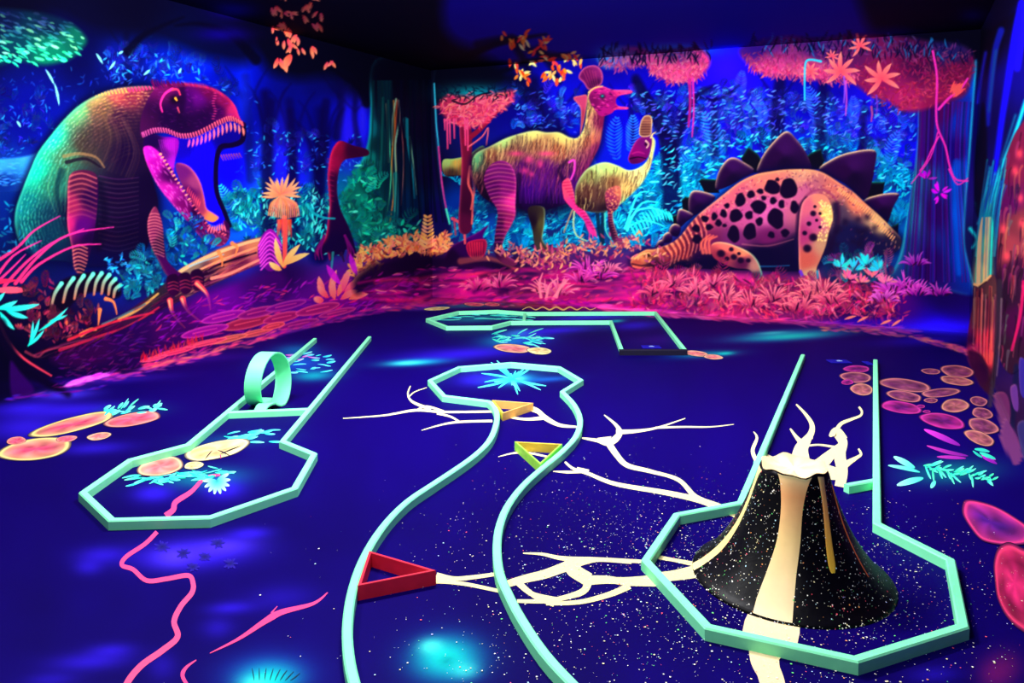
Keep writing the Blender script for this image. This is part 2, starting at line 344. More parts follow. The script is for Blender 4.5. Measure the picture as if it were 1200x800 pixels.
# -- dark distant trunks and misty light shafts
for (x, y0, y1, w_, c) in ((150,40,110,5,(4,4,45)),(315,110,290,8,(8,4,70)),(343,120,280,7,(8,5,80)),(376,130,300,9,(8,6,85)),(398,90,160,5,(8,6,70)),(290,90,210,6,(8,8,90)),(416,110,170,4,(8,6,70)),
        (784,120,250,11,(12,4,70)),(838,110,180,5,(16,6,110)),(912,95,175,8,(12,5,100)),(963,90,190,7,(14,6,110)),(870,110,150,3,(14,6,120)),(655,110,160,5,(12,6,90)),(625,95,160,9,(8,6,70)),(1010,120,190,4,(16,8,120)),(740,110,170,4,(14,6,110))):
    stroke([(x + random.uniform(-5, 5), y0), (x + random.uniform(-3, 3), (y0 + y1) / 2), (x + random.uniform(-5, 5), y1)], w_ * 0.7, w_, c, 0.85, soft=w_ * 0.5)
    for s_ in (-1, 1): stroke([(x, (y0 * 2 + y1) / 3), (x + s_ * 14, y0 + 6), (x + s_ * 26, y0 - 12)], w_ * 0.4, 0.6, c, 0.7, soft=1.6)
stroke([(790,185),(775,150),(755,115),(745,95)], 7, 3, (12,4,75), .85, soft=3); stroke([(785,180),(800,140),(818,112)], 5, 2, (12,4,80), .8, soft=2)
stroke([(815,112),(840,116),(862,104)], 1.2, 0.8, (12,4,90), .9)
stroke([(640,160),(626,120),(600,92)], 9, 6, (8,5,60), .8, soft=4)
for (x, y, rx, ry, c, a) in ((305,215,14,40,(40,110,255),.55),(330,180,10,40,(60,50,255),.5),(355,205,8,50,(40,40,240),.5),(408,160,9,40,(70,50,255),.55),(425,140,5,35,(70,60,250),.5),(690,150,16,20,(30,40,230),.5),(650,130,14,22,(35,40,235),.55),
        (850,80,24,28,(60,30,255),.55),(830,120,16,20,(40,20,240),.4),(880,130,26,24,(45,35,240),.5),(1040,120,18,30,(50,30,240),.5),(990,140,24,20,(45,45,245),.45),(215,75,40,10,(30,70,250),.45),(285,110,10,40,(30,60,240),.5),(140,70,26,20,(20,40,180),.45),
        (60,150,40,30,(12,20,150),.5),(30,195,40,18,(30,80,190),.5)):
    glow(x, y, rx, ry, c, a)
# -- distant jungle leaves: thousands of little touches, blue above and turquoise below
def jung(x, y):
    t = min(max((y - 130) / 120, 0), 1); return mixc((60, 70, 255), (30, 190, 210), t)
L1 = [(100,45),(170,60),(255,90),(300,110),(312,150),(420,160),(440,200),(390,300),(300,275),(262,250),(270,190),(285,120),(200,92),(120,108),(60,150),(20,200),(-120,240),(-120,30)]
crescents(L1, 330, lambda x, y: mixc((30, 40, 190), (40, 150, 230), random.random() ** 2), (3, 7), (.5, 1.0), alpha=(.2, .7))
BL, TQ = [(40, 50, 255), (70, 90, 255), (40, 120, 255), (90, 60, 255), (80, 160, 255)], [(10, 210, 230), (50, 240, 240), (0, 170, 220), (20, 190, 240)]
thicket([(120,60),(200,62),(260,88),(285,115),(270,130),(230,95),(180,92),(130,100)], 40, [(30,70,230),(50,120,240),(40,50,200)], (7, 12), wd=1.1, dk=.3)
thicket([(-60,110),(60,110),(70,150),(30,200),(-60,230)], 34, [(20,50,170),(30,90,190),(30,40,150)], (8, 14), wd=1.1, dk=.22)
thicket([(290,150),(312,150),(420,165),(420,190),(300,215)], 34, [(40,60,240),(50,110,250),(70,60,240)], (6, 10), wd=1.0, dk=.25)
thicket([(600,100),(680,120),(700,150),(650,152),(600,158)], 40, BL, (7, 11), wd=1.1, dk=.35)
thicket([(735,110),(800,115),(850,105),(1075,125),(1070,180),(1030,185),(960,160),(900,155),(860,165),(800,190),(770,170)], 260, BL, (7, 12), wd=1.1, dk=.22)
thicket([(770,180),(830,175),(880,160),(960,165),(1065,190),(1060,230),(1000,215),(940,180),(860,185),(815,230),(770,215)], 150, lambda x, y: mixc(random.choice(BL), random.choice(TQ), .6), (8, 12), wd=1.4, dk=.3)
for (x, y, a, l, c) in ((725,190,-1.9,52,(50,120,240)),(737,180,-1.3,44,(60,150,245)),(765,235,-1.2,50,(110,90,240)),(770,250,-1.0,40,(90,100,240)),(843,190,-1.7,60,(60,150,250)),(800,215,-1.5,44,(40,170,230)),(957,150,-1.6,48,(70,110,250)),(1000,150,-1.5,36,(60,90,250)),(1045,200,-1.7,46,(60,130,250)),
        (870,120,-1.8,36,(70,80,250)),(890,150,-1.2,30,(60,110,250)),(700,200,-2.2,30,(50,100,235)),(300,272,-1.9,56,(60,230,200)),(310,280,-1.4,60,(60,235,205)),(272,262,-1.75,46,(70,230,220)),(286,262,-1.4,40,(60,220,210))):
    frond(x, y, a, l, mixc(c, (10, 10, 90), .25), ll=l * .22, n=13, bend=random.uniform(-.6, .6), wd=1.1, alpha=.8, tip=c)
thicket([(262,232),(300,225),(330,235),(372,225),(395,260),(400,300),(330,300),(285,285),(265,270)], 110, [(30,190,190),(50,220,200),(20,140,180)], (8, 13), wd=1.6, dk=.5, dark=(4,16,60))
thicket([(540,200),(560,225),(720,245),(740,290),(560,300),(520,285)], 130, TQ, (8, 13), wd=1.5, dk=.5, dark=(4,24,90))
thicket([(720,235),(745,225),(775,205),(820,215),(815,245),(795,262),(770,290),(730,295)], 120, TQ, (9, 15), wd=1.8, dk=.5, dark=(4,34,100))
thicket([(1030,205),(1065,200),(1056,280),(1040,262)], 34, TQ, (8, 12), wd=1.5, dk=.5, dark=(4,34,100))
# dark trunks standing in front of the far leaves
for (P, w0, w1, a) in (([(788,250),(786,200),(780,160),(758,118),(745,92)],12,5,.8),([(785,190),(798,150),(816,114),(838,100)],7,2,.75),([(912,170),(911,130),(914,98)],9,6,.6),([(963,185),(961,140),(966,95)],7,5,.6),([(838,180),(837,140),(838,112)],4,3,.6),([(655,158),(640,130),(608,96)],10,6,.6),([(315,290),(312,200),(318,120)],7,5,.7),([(345,280),(343,200),(340,130)],6,4,.6),([(377,300),(374,220),(382,120)],8,5,.7),([(1010,185),(1012,130)],4,3,.5),([(372,200),(360,160),(345,140)],4,1,.6),([(376,190),(390,150),(402,128)],4,1,.6),([(814,112),(840,117),(866,100)],1.3,.8,.9)):
    stroke(P, w0, w1, (9,4,66), a, soft=2.5)
# bright touches on the leaf tips
crescents([(735,110),(850,100),(1075,125),(1068,185),(1000,165),(900,155),(800,185),(770,165)], 420, [(90,110,255),(110,150,255),(70,70,255),(90,200,255)], (4, 8), (.5, 1.0), lambda x, y: random.uniform(-.9, .3), alpha=(.5, .95), bend=1.3)
crescents([(770,175),(880,158),(960,165),(1066,190),(1060,235),(1000,215),(860,185),(815,235),(770,290),(725,295),(722,235)], 420, [(70,235,245),(40,215,235),(120,245,255),(30,190,230)], (4, 9), (.6, 1.2), lambda x, y: random.uniform(-.9, .3), alpha=(.5, .95), bend=1.3)
crescents([(552,215),(720,245),(740,292),(530,298)], 220, [(60,225,235),(40,200,220)], (4, 8), (.6, 1.1), lambda x, y: random.uniform(-.9, .3), alpha=(.5, .9), bend=1.3)
crescents([(600,100),(690,125),(700,155),(600,158)], 90, [(80,110,255),(90,170,255)], (4, 7), (.5, .9), lambda x, y: random.uniform(-.9, .3), alpha=(.4, .9), bend=1.3)
crescents([(264,235),(330,225),(372,225),(400,262),(400,302),(290,285)], 200, [(70,240,215),(50,215,210),(110,250,225)], (5, 9), (.7, 1.3), lambda x, y: random.uniform(-2.4, -.6), alpha=(.5, .95), bend=1.0)
crescents([(120,60),(200,65),(262,90),(282,118),(230,95),(130,98)], 90, [(60,120,255),(70,200,255),(40,80,240)], (4, 8), (.5, 1.0), alpha=(.4, .9), bend=1.2)
crescents([(290,150),(420,160),(425,215),(300,225)], 110, [(60,110,255),(70,190,255)], (3, 6), (.5, .9), alpha=(.4, .9), bend=1.2)
crescents([(-20,110),(60,110),(70,150),(20,200),(-20,230)], 70, [(40,120,230),(60,190,230),(60,60,220)], (4, 8), (.5, .9), alpha=(.3, .8), bend=1.2)
T('fern', 'painted_fern', 'turquoise painted fern frond beside the stegosaur head', 'painted plant')
i_ = ID('fern')
for (a, l) in ((-1.1, 60), (-.75, 52), (.1, 46)):
    P = [(733,267),(733 + math.cos(a) * l * .5, 262 + math.sin(a) * l * .5 - 6),(733 + math.cos(a) * l, 262 + math.sin(a) * l * .7)]
    stroke(P, 1.6, .6, (70, 235, 225), 1, i_)
stroke([(735,270),(745,248),(765,244),(785,252)], 1.5, .6, (80,235,225), 1, i_)
for k in range(13):
    t = k / 12; x = 737 + 46 * t; y = 262 - 18 * math.sin(t * 2.2); leaf(x, y, 1.1, 22 - 8 * t, 1.5, jit((60,230,225)), .5, .95, i_)
# -- dark canopy and its boughs at the top, running on to the ceiling
fill([(255,-90),(300,60),(340,92),(400,88),(430,112),(470,108),(512,118),(556,112),(600,92),(560,60),(520,30),(500,-90)], (3,3,24), soft=9, alpha=.93)
fill([(-130,-90),(-130,20),(40,12),(110,36),(180,46),(250,70),(300,60),(290,-90)], (4,3,30), soft=10, alpha=.8)
fill([(1010,-90),(1015,25),(1060,38),(1120,52),(1160,58),(1190,20),(1230,-90)], (3,2,24), soft=10, alpha=.9)
for P in ([(300,70),(270,40),(235,28),(205,30)], [(430,120),(420,100),(395,84),(370,62)], [(512,115),(560,95),(620,72),(668,62)], [(520,80),(580,52),(640,40)], [(150,60),(170,40),(215,20)]):
    stroke(P, 6, 1, (3,2,26), .85, soft=2)
for (x, y, rx, ry, a) in ((275,12,26,10,.7),(262,40,30,8,.6),(620,16,34,6,.5),(575,30,20,6,.4),(1140,18,16,8,.5)): glow(x, y, rx, ry, (22,8,150), a)  # blue leaf smudges, plus soft ceiling glow put in as colour

# -- green foliage clump, top left
T('greenclump', 'painted_foliage', 'hanging green painted foliage clump above the roaring dinosaur', 'painted plant')
G = [(-130,20),(-40,8),(40,14),(80,26),(101,45),(95,58),(80,70),(52,76),(20,72),(-20,78),(-130,70)]
fill(G, [(0,20,8,20,60),(60,25,8,30,60),(60,60,15,120,90),(90,48,15,100,80),(10,60,10,60,80),(-60,50,8,50,80)], ID('greenclump'), soft=3, alpha=.95)
for (x, y) in scatter(G, 420):
    b_ = min(max((y - 18) / 50, 0), 1); c = mixc((50, 60, 130), (70, 245, 170), b_) if random.random() < .8 else (150, 255, 190)
    leaf(x, y, random.uniform(.1, .7), random.uniform(5, 11), random.uniform(.7, 1.7), jit(c), random.uniform(-.8, .8), .35 + .6 * b_, ID('greenclump'))
for (x, y, a, l) in ((54,82,1.05,20),(64,98,1.35,26),(113,63,1.0,14),(135,72,2.2,12),(175,82,2.4,9),(144,60,2.6,6),(212,80,2.0,7),(20,142,1,8)): leaf(x, y, a, l, 1.3, (150, 240, 230), .2, .9)

# -- red leaf sprays hanging before the dark bough
T('redspray', 'painted_leaf_spray', 'coral red painted leaf sprays on the dark bough', 'painted plant')
for (x, y, s_) in ((322,8,1.2),(331,16,.9),(342,15,1),(362,5,1.2),(376,16,1.1),(355,20,1),(369,27,1.2),(331,25,1.2),(337,35,1.2),(323,33,1),(348,41,1.2),(335,45,1.1),(325,46,.6),(339,52,1.1),(352,59,.9),(367,56,1.2),(339,66,1.8),(328,70,1.4),(387,74,1.1),(364,-8,1.3),(350,-14,1),(328,-10,1)):
    for k in range(3):
        a = random.uniform(.6, 2.4) if s_ > 1.05 else random.uniform(-.1, .9) * 2
        leaf(x + random.uniform(-4, 4), y + random.uniform(-3, 3), a, 9 * s_, 1.8 * s_, jit((245, 80, 90), 20), random.uniform(-.7, .7), 1, ID('redspray'), col1=(255, 150, 110))
# -- big tree on the corner
T('bigtree', 'painted_tree', 'huge painted tree trunk with turquoise roots and hanging vines across the room corner', 'painted tree')
i_ = ID('bigtree', 'trunk')
TR = [(440,70),(434,130),(432,160),(425,185),(408,215),(398,235),(404,260),(420,285),(450,290),(500,285),(530,272),(522,240),(515,190),(511,140),(509,98),(505,70)]
m = fill(TR, [(440,110,6,10,34),(436,150,16,100,110),(432,185,20,125,115),(415,215,20,140,115),(425,250,15,140,115),(442,170,10,50,60),(452,140,8,12,40),(460,200,8,40,60),(470,160,8,8,40),(478,190,6,30,60),(480,240,8,40,80),(495,150,14,5,45),(505,200,16,6,60),(512,250,16,10,80),(470,110,8,6,34),(500,110,8,4,34)], i_, soft=1.2,
         rim=[((40,200,200), 3, -1, 0, .8), ((60,150,200), 2, 1, 0, .5)])
glow(472, 84, 60, 26, (3,3,24), .97, pw=4)
clip(m)
for (P, w_, c, a) in (([(455,118),(456,160),(458,210),(452,260)],1.2,(90,220,160),.9),([(449,115),(448,150),(446,200),(440,250)],1.6,(30,150,130),.8),([(453,122),(454,150),(455,190)],1.3,(200,190,130),.8),([(461,118),(462,150),(459,190),(461,230),(455,268)],1,(230,150,60),.85),([(465,118),(463,160),(464,200)],1.1,(200,90,50),.7),
        ([(464,116),(460,140),(459,170)],1.1,(160,200,160),.8),([(467,118),(468,140),(463,170),(464,210),(462,255)],1.2,(150,220,180),.75),([(466,117),(470,150),(473,190),(470,240)],.9,(210,120,110),.6),([(477,140),(478,170),(483,200),(486,232)],1.5,(30,140,150),.8),([(480,160),(484,190),(488,228)],.9,(140,200,160),.8),([(475,140),(476,160)],3,(20,120,130),.6),
        ([(463,205),(464,250),(461,280)],3.4,(30,140,130),.6),([(444,190),(446,230),(445,270)],2.2,(30,150,140),.6)):
    stroke(P, w_, w_ * .6, c, a, ID('bigtree', 'vine') if w_ < 1.35 else None)
for k in range(60):
    x = random.uniform(436, 512); stroke([(x, 95), (x + random.uniform(-3, 3), 160), (x + (x - 470) * .25, 260)], .8, .5, jit((5, 6, 34) if x > 462 else (8, 44, 56), 8), .55)
clip(None)
stroke([(509,98),(511,140),(514,172)], .9, .7, (70,190,220), .9, i_); stroke([(514,172),(518,215),(523,245)], 1, .8, (220,70,150), .9, i_); stroke([(523,245),(527,262)], 1.2, 1, (90,240,190), .9, i_)
thicket([(402,225),(425,192),(440,205),(448,250),(490,262),(500,285),(440,300),(412,298),(402,262)], 70, [(30,200,150),(40,220,170),(20,150,140)], (8, 12), ID('bigtree', 'root_foliage'), (4,30,50), .5, wd=1.6)
crescents([(402,225),(425,190),(440,205),(448,250),(490,262),(500,285),(440,300),(412,298),(402,262)], 60, [(40,215,160),(30,190,150),(90,240,190),(20,150,140)], (5, 10), (.9, 1.9), lambda x, y: random.uniform(-3.4, .2), ID('bigtree', 'root_foliage'))
# -- small stooping dinosaur
T('bird', 'painted_dinosaur', 'slender dark purple painted dinosaur with arched neck beside the huge tree', 'painted dinosaur')
fill([(384,205),(387,182),(393,169),(400,165),(413,170),(430,175),(431,182),(414,185),(403,188),(397,200),(395,225),(399,245),(406,260),(413,278),(418,300),(413,306),(406,292),(401,300),(394,298),(387,306),(383,296),(373,301),(371,292),(381,278),(384,258),(386,240),(385,222)],
     [(386,190,150,20,70),(393,172,140,20,60),(415,176,60,8,50),(390,215,60,8,60),(392,250,34,6,60),(395,290,24,5,60)], ID('bird', 'body'), rim=((235,45,90), 2.2, -1, -.35, .9))
for k in range(9): stroke([(384, 186 + 6 * k), (391, 188 + 6 * k)], .7, .4, (190, 40, 90), .5, ID('bird', 'body'))
for s_ in (-1, 1):
    for k in range(3): stroke([(392 + s_ * 12, 276), (392 + s_ * (16 + k * 3), 292 + k), (392 + s_ * (14 + 4 * k), 304)], 1.3, .6, (120, 20, 110), .9, ID('bird', 'claw%d' % (k + 5 * s_ + 5)))
stroke([(360,240),(368,250),(380,255),(392,256)], 2, 1, (40,190,190), .8)
stroke([(390,296),(388,320)], 1.6, 1, (60,170,160), .7, ID('bird', 'leg1')); stroke([(400,296),(403,306)], 1.4, 1, (50,20,70), .9, ID('bird', 'leg2'))

# -- the roaring theropod
T('rex', 'painted_dinosaur', 'roaring painted dinosaur with turquoise back, purple head and wide open toothed jaws', 'painted dinosaur')
fill([(-130,190),(-60,186),(0,186),(35,182),(58,172),(45,195),(25,222),(0,226),(-60,232),(-130,236)], [(0,190,60,140,200),(40,185,60,150,210),(0,215,12,40,120),(-80,200,30,80,150)], ID('rex', 'tail'), soft=1.5)
for (x, y) in scatter([(-60,190),(0,188),(50,180),(20,218),(-60,226)], 120): leaf(x, y, random.uniform(-.5, .3), 7, .9, jit((70,150,220)), .4, .5, ID('rex', 'tail'))
RB = [(183,102),(160,101),(135,104),(112,112),(92,124),(75,140),(60,158),(45,178),(35,200),(25,225),(18,247),(18,268),(26,290),(45,303),(75,306),(100,312),(140,310),(165,300),(178,272),(185,240),(180,215),(172,190),(170,170),(185,152),(205,140),(204,112)]
m = fill(RB, [(60,160,40,205,155),(40,200,30,190,150),(25,240,20,120,120),(90,128,100,180,115),(112,115,170,140,90),(140,108,190,80,80),(120,130,110,80,65),(150,112,140,50,70),(140,140,64,26,56),(120,155,85,62,55),(80,185,70,120,85),(62,215,45,120,95),(50,260,12,80,90),(34,285,12,50,70),(100,170,80,68,52),(150,180,34,10,50),(140,230,24,7,44),(160,270,11,3,38),(120,280,18,4,40),(175,220,14,4,40),(90,250,12,5,44),(185,125,60,14,60),(190,150,40,6,60)],
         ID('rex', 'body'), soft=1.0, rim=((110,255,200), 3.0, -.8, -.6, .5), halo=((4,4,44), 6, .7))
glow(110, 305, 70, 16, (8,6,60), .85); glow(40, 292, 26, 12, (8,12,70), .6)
clip(m); i_ = ID('rex', 'body')
back = cr([(180,104),(135,106),(92,126),(60,160),(36,202),(20,250),(28,292)], 10, False); bd = np.gradient(back, axis=0); bn = np.stack([-bd[:, 1], bd[:, 0]], 1); bn /= np.linalg.norm(bn, axis=1)[:, None]
for q in range(1, 19):                       # rows of scales running parallel to the back
    P = back - bn * q * 4.2
    for k in range(0, len(P) - 1):
        for h in (0, .5):
            x, y = P[k] + (P[k + 1] - P[k]) * h; x += random.uniform(-1, 1); y += random.uniform(-1, 1)
            base = mixc((150, 255, 205), (235, 160, 105), min(max((x - 70) / 45, 0), 1)) if y < 190 else (90, 220, 180)
            leaf(x, y, math.atan2(bd[k][1], bd[k][0]) + random.uniform(-.3, .3), random.uniform(2, 4.5), .85, jit(base, 25), 0, max(.5 - q * .034, .05) * random.uniform(.2, 1.3), i_)
    pass
for (gx_, gy_, gr, ga) in ((150,175,34,.55),(140,225,36,.5),(165,145,22,.45),(110,165,24,.3),(100,215,22,.45),(165,250,24,.6),(60,255,22,.35)): glow(gx_, gy_, gr, gr, (18,4,44), ga)
for k in range(16):
    y = 206 + 5.6 * k; stroke([(116, y), (138, y + 4), (162, y + 2 - k * .3)], 1.0, .5, jit((110, 60, 100)), .34 - k * .012, i_)
for k in range(34):
    a = random.uniform(0, 1); stroke([(100 + 50 * a, 122 + 20 * a), (110 + 55 * a, 150 + 30 * a), (96 + 60 * a, 190 + 20 * a)], .8, .4, jit((140, 90, 80)), .10, i_)
stroke([(75,183),(92,180),(112,184),(122,196)], 2.2, 1, (190,140,90), .5, i_); stroke([(78,190),(100,186),(118,196)], 2.4, 1, (20,5,30), .7)
for k in range(4): stroke([(62 + 6 * k, 196), (56 + 7 * k, 220), (64 + 4 * k, 248)], 1.1, .6, (150, 220, 150), .22, i_)
stroke([(72,200),(66,225),(72,250)], 4, 3, (6,30,50), .55, soft=2); stroke([(116,215),(122,250),(116,290)], 5, 4, (10,3,34), .6, soft=3)
stroke([(30,270),(45,300)], 6, 3, (30,150,150), .4, soft=3); glow(58, 275, 14, 26, (10,40,70), .6)
for k in range(18): stroke([(112 + 4 * k, 112 - k * .5), (110 + 4 * k, 108 - k * .5)], 1.0, .5, (255, 170, 90) if k < 10 else (230, 60, 120), .9, i_)
clip(None)
m = fill([(81,207),(95,199),(112,204),(115,225),(112,260),(108,285),(100,314),(95,322),(87,314),(84,290),(79,265),(79,240)], [(82,240,140,36,80),(80,262,180,40,105),(95,215,80,24,60),(105,230,40,4,60),(96,265,84,10,105),(106,280,28,3,54),(92,300,56,10,60),(93,318,20,8,50)], ID('rex', 'leg'), rim=((240,110,120), 1.8, -1, 0, .55))
clip(m)
for k in range(9): stroke([(80, 207 + k * 6), (96, 203 + k * 6), (113, 209 + k * 6)], 1.2, .8, (225, 120, 110), .55 - k * .045, ID('rex', 'leg'))
for k in range(8): stroke([(84, 290 + k * 4.5), (92, 287 + k * 4.5), (102, 291 + k * 4.5)], 1.0, .7, (230, 130, 110), .7, ID('rex', 'leg'))
clip(None)
# mouth
fill([(200,158),(222,164),(250,160),(275,146),(284,158),(280,168),(262,176),(257,185),(255,210),(258,232),(266,254),(256,264),(244,260),(236,236),(222,206),(204,186),(196,168)], [(240,180,26,14,225),(250,230,24,12,215),(215,172,20,8,150),(262,165,14,6,120),(232,200,24,14,215)], ID('rex', 'mouth'))
for k in range(7): stroke([(222 + 5 * k, 172), (223 + 5 * k, 200), (232 + 4 * k, 240)], .7, .5, (16, 6, 130), .45)
fill([(172,156),(190,160),(207,162),(209,172),(204,192),(203,204),(192,190),(182,176),(168,176)], [(180,168,24,4,60),(200,170,150,24,165),(205,190,140,24,170),(190,180,60,8,90)], ID('rex', 'cheek'))
for k in range(8): stroke([(186 + 2.6 * k, 164), (190 + 2 * k, 178), (199 + .8 * k, 196)], .6, .4, (200, 60, 190), .45)
stroke([(285,146),(284,164),(272,170),(258,173),(253,195),(254,225),(262,246),(269,264)], 3.2, 2.6, (14,3,42), .95, ID('rex', 'far_jaw'))
for k in range(8): stroke([(259 + 3 * k, 182 - .3 * k), (262 + 3 * k, 188 - k * .5)], .8, .3, (200, 90, 110), .8, ID('rex', 'far_jaw'))
# tongue and lower jaw
JL = [(168,173),(170,186),(176,201),(186,219),(200,237),(215,254),(228,270),(240,282),(252,288),(262,287),(269,277),(268,263),(262,258),(260,268),(253,270),(246,266),(239,256),(231,245),(221,231),(211,215),(202,200),(194,188),(185,177),(176,171)]
fill([(206,192),(218,193),(228,202),(235,215),(239,230),(242,244),(250,250),(256,255),(250,260),(242,258),(233,252),(226,240),(217,224),(209,208)], [(214,200,110,30,110),(228,215,150,60,110),(234,240,150,50,90),(252,255,235,130,80),(222,225,90,16,90)], ID('rex', 'tongue'), rim=((240,120,130), 1.8, .8, -.5, .8))
m = fill(JL, [(172,180,190,40,170),(178,195,170,24,150),(195,222,180,36,150),(215,248,120,16,100),(235,272,90,12,80),(258,280,110,30,80),(200,205,70,8,80),(230,250,50,6,60),(266,266,60,10,70)], ID('rex', 'lower_jaw'), rim=((230,80,190), 2.2, -.8, .4, .6))
clip(m)
for (x, y) in scatter(JL, 130): leaf(x, y, .95 + random.uniform(-.3, .3), random.uniform(3, 7), .7, jit((240, 110, 200)), .3, .45 * (1 if x < 225 else .6), ID('rex', 'lower_jaw'))
clip(None)
for k in range(27):
    t = k / 26; P = cr([(186,181),(198,200),(212,222),(228,246),(243,265),(262,276)], 10, False); x, y = P[int(t * (len(P) - 1))]
    leaf(x, y, -.5, 3.6, 1.0, (255, 150, 130) if k < 14 else (220, 90, 110), .2, .95, ID('rex', 'lower_teeth'))
for k in range(7): leaf(243 + 3.6 * k, 272 + 1.3 * math.sin(k), -1.5 - .12 * (k - 3), 9, 1.1, (245, 110, 130), .2, .95, ID('rex', 'front_teeth'))
for k in range(8): leaf(219 + 2 * k, 226 + 2.4 * k, -1.35, 8, .8, (230, 80, 100), .3, .7, ID('rex', 'tongue'))
# head
HD = [(168,128),(178,108),(188,100),(205,98),(222,98),(240,101),(255,106),(268,115),(276,125),(280,136),(285,146),(280,142),(271,140),(260,142),(249,148),(238,155),(225,160),(211,161),(199,157),(189,154),(178,155),(166,160),(164,145)]
m = fill(HD, [(175,140,70,14,70),(190,105,110,20,90),(200,140,44,6,70),(220,120,64,8,90),(232,118,100,16,120),(240,140,44,6,70),(262,118,130,20,80),(274,128,180,40,100),(255,130,70,8,80),(212,150,36,4,60),(245,106,100,14,70)], ID('rex', 'head'), rim=((240,60,120), 2.2, .6, -.8, .7))
clip(m)
for k in range(90):
    x, y = random.uniform(175, 272), random.uniform(105, 150); leaf(x, y, random.uniform(-.6, .8), random.uniform(3, 8), .6, jit((150, 40, 150)), .3, .35, ID('rex', 'head'))
for (gx_, gy_, gr, ga) in ((222,140,16,.5),(195,140,14,.5),(245,128,10,.35),(180,125,14,.4)): glow(gx_, gy_, gr * 1.4, gr, (16,2,40), ga)
stroke([(213,104),(214,120),(209,140)], 4, 3, (24,3,44), .6, soft=2)
for k in range(12): leaf(249 + 1.2 * math.sin(k), 106 + 3 * k, .1, 4, .7, (210, 60, 120), .2, .7, ID('rex', 'head'))
clip(None)
gl = cr([(167,158),(180,153),(195,153),(211,159),(227,158),(243,151),(258,143),(271,139),(284,145)], 10, False)
stroke(gl[::4], 2.6, 2.4, (70,8,70), .95, ID('rex', 'gum'))
for k in range(0, len(gl), 2):
    t = k / len(gl); stroke([(gl[k][0] - .8, gl[k][1] - 2.3), (gl[k][0] + .8, gl[k][1] + 2.6)], .9, .6, mixc((200, 90, 150), (255, 110, 110), t), .95, ID('rex', 'gum'))
for k in range(14):
    t = k / 13; x = 222 + 62 * t; y = np.interp(x, gl[:, 0], gl[:, 1]) + 4; leaf(x, y, 1.75 - .35 * t, 13 - 3 * abs(t - .5) * 2, 1.25, mixc((215, 90, 160), (255, 130, 120), t), .35, 1, ID('rex', 'tooth%d' % k))
glow(205, 117, 7, 6, (12,2,24), .95); stroke([(202,104),(193,110),(188,121),(190,131)], 1.6, .8, (245,60,150), .9, ID('rex', 'eye')); stroke([(202,105),(208,105),(211,111)], 1.3, .8, (240,70,100), .9, ID('rex', 'eye'))
stroke([(205.4,115),(207,117.5)], 1.3, .8, (255,170,70), 1, ID('rex', 'eye')); stroke([(208,126),(210,132)], .9, .6, (240,90,110), .8)
for k in range(26):
    x = 181 + k * 1.5; leaf(x, 104 - .1 * k, -2.1 + random.uniform(-.3, .3), 13 - .25 * k, .8, jit((90, 14, 80)), .5, .95, ID('rex', 'crest'))
for k in range(26): x = 218 + k * 2.2; leaf(x, np.interp(x, [218, 240, 255, 268, 276], [99, 101, 107, 116, 126]) + 2, -2.0, 6, .7, jit((170, 40, 90)), .3, .9, ID('rex', 'crest'))
# -- undergrowth on the left wall
T('arch', 'painted_plant', 'curled striped painted plant with cream ribs', 'painted plant')
fill([(55,362),(66,334),(90,322),(118,319),(138,330),(142,345),(130,350),(118,342),(96,346),(78,362),(62,372)], (14,4,30), ID('arch'), soft=2)
for (a, b) in (((60,360),(72,332)),((74,354),(86,326)),((87,350),(98,323)),((99,347),(109,321)),((110,345),(119,320)),((119,344),(128,322)),((127,345),(135,327)),((133,348),(141,334))):
    stroke([a, ((a[0] + b[0]) / 2 - 2, (a[1] + b[1]) / 2 - 2), b], 1.4, 2.5, (190,110,90), 1, ID('arch'), col1=(110,230,200))
T('grassblades', 'painted_grass', 'long pink painted grass blades', 'painted plant')
for P in ([(-10,310),(20,290),(40,270),(70,253)], [(5,335),(30,308),(60,285),(98,268)], [(18,332),(45,300),(80,275),(133,266)], [(25,330),(45,310),(85,289),(118,286)], [(-8,330),(15,300),(48,282)], [(-20,345),(10,318),(30,298)]):
    stroke(P, 2.2, .5, (240,60,110), .95, ID('grassblades'), col1=(225,60,150))
leaf(-8, 340, 0, 42, 4, (240,90,110), .1, 1, ID('grassblades')); leaf(-20, 332, -.1, 40, 3, (240,50,90), .1, .9, ID('grassblades'))
thicket([(25,340),(60,335),(60,372),(118,355),(112,395),(60,405),(20,395)], 34, [(190,60,80),(150,30,70),(210,80,90)], (7,12), dark=(12,3,34), wd=1.4)
crescents([(30,335),(70,330),(60,375),(118,352),(112,395),(60,405),(20,390)], 40, [(200,60,80),(150,30,70),(220,90,90)], (4, 9), (.7, 1.6), lambda x, y: random.uniform(-2.6, -.6))
thicket([(138,325),(150,312),(180,298),(195,325),(180,350),(150,352)], 34, [(30,160,180),(60,200,200),(20,110,170)], (8,12), dark=(4,10,50), wd=1.6)
crescents([(140,318),(180,298),(195,325),(180,345),(150,350),(138,335)], 40, [(30,150,170),(60,200,200),(20,110,160)], (4, 8), (.8, 1.6))
crescents([(125,300),(145,298),(150,312),(130,318)], 30, [(40,130,220),(60,180,230)], (4, 8), (.8, 1.4))
thicket([(192,250),(225,258),(250,292),(235,302),(205,314),(194,285)], 36, [(40,190,190),(30,130,200),(60,210,200),(30,90,200)], (7,11), dark=(4,10,60), wd=1.5)
crescents([(195,245),(225,250),(250,290),(235,300),(205,312),(196,285)], 40, [(40,190,190),(30,120,200),(70,220,200),(20,90,190)], (4, 8), (.8, 1.6))
crescents([(-60,230),(20,240),(25,290),(-60,330)], 110, [(20,110,150),(40,160,190)], (5, 10), (.8, 1.5))
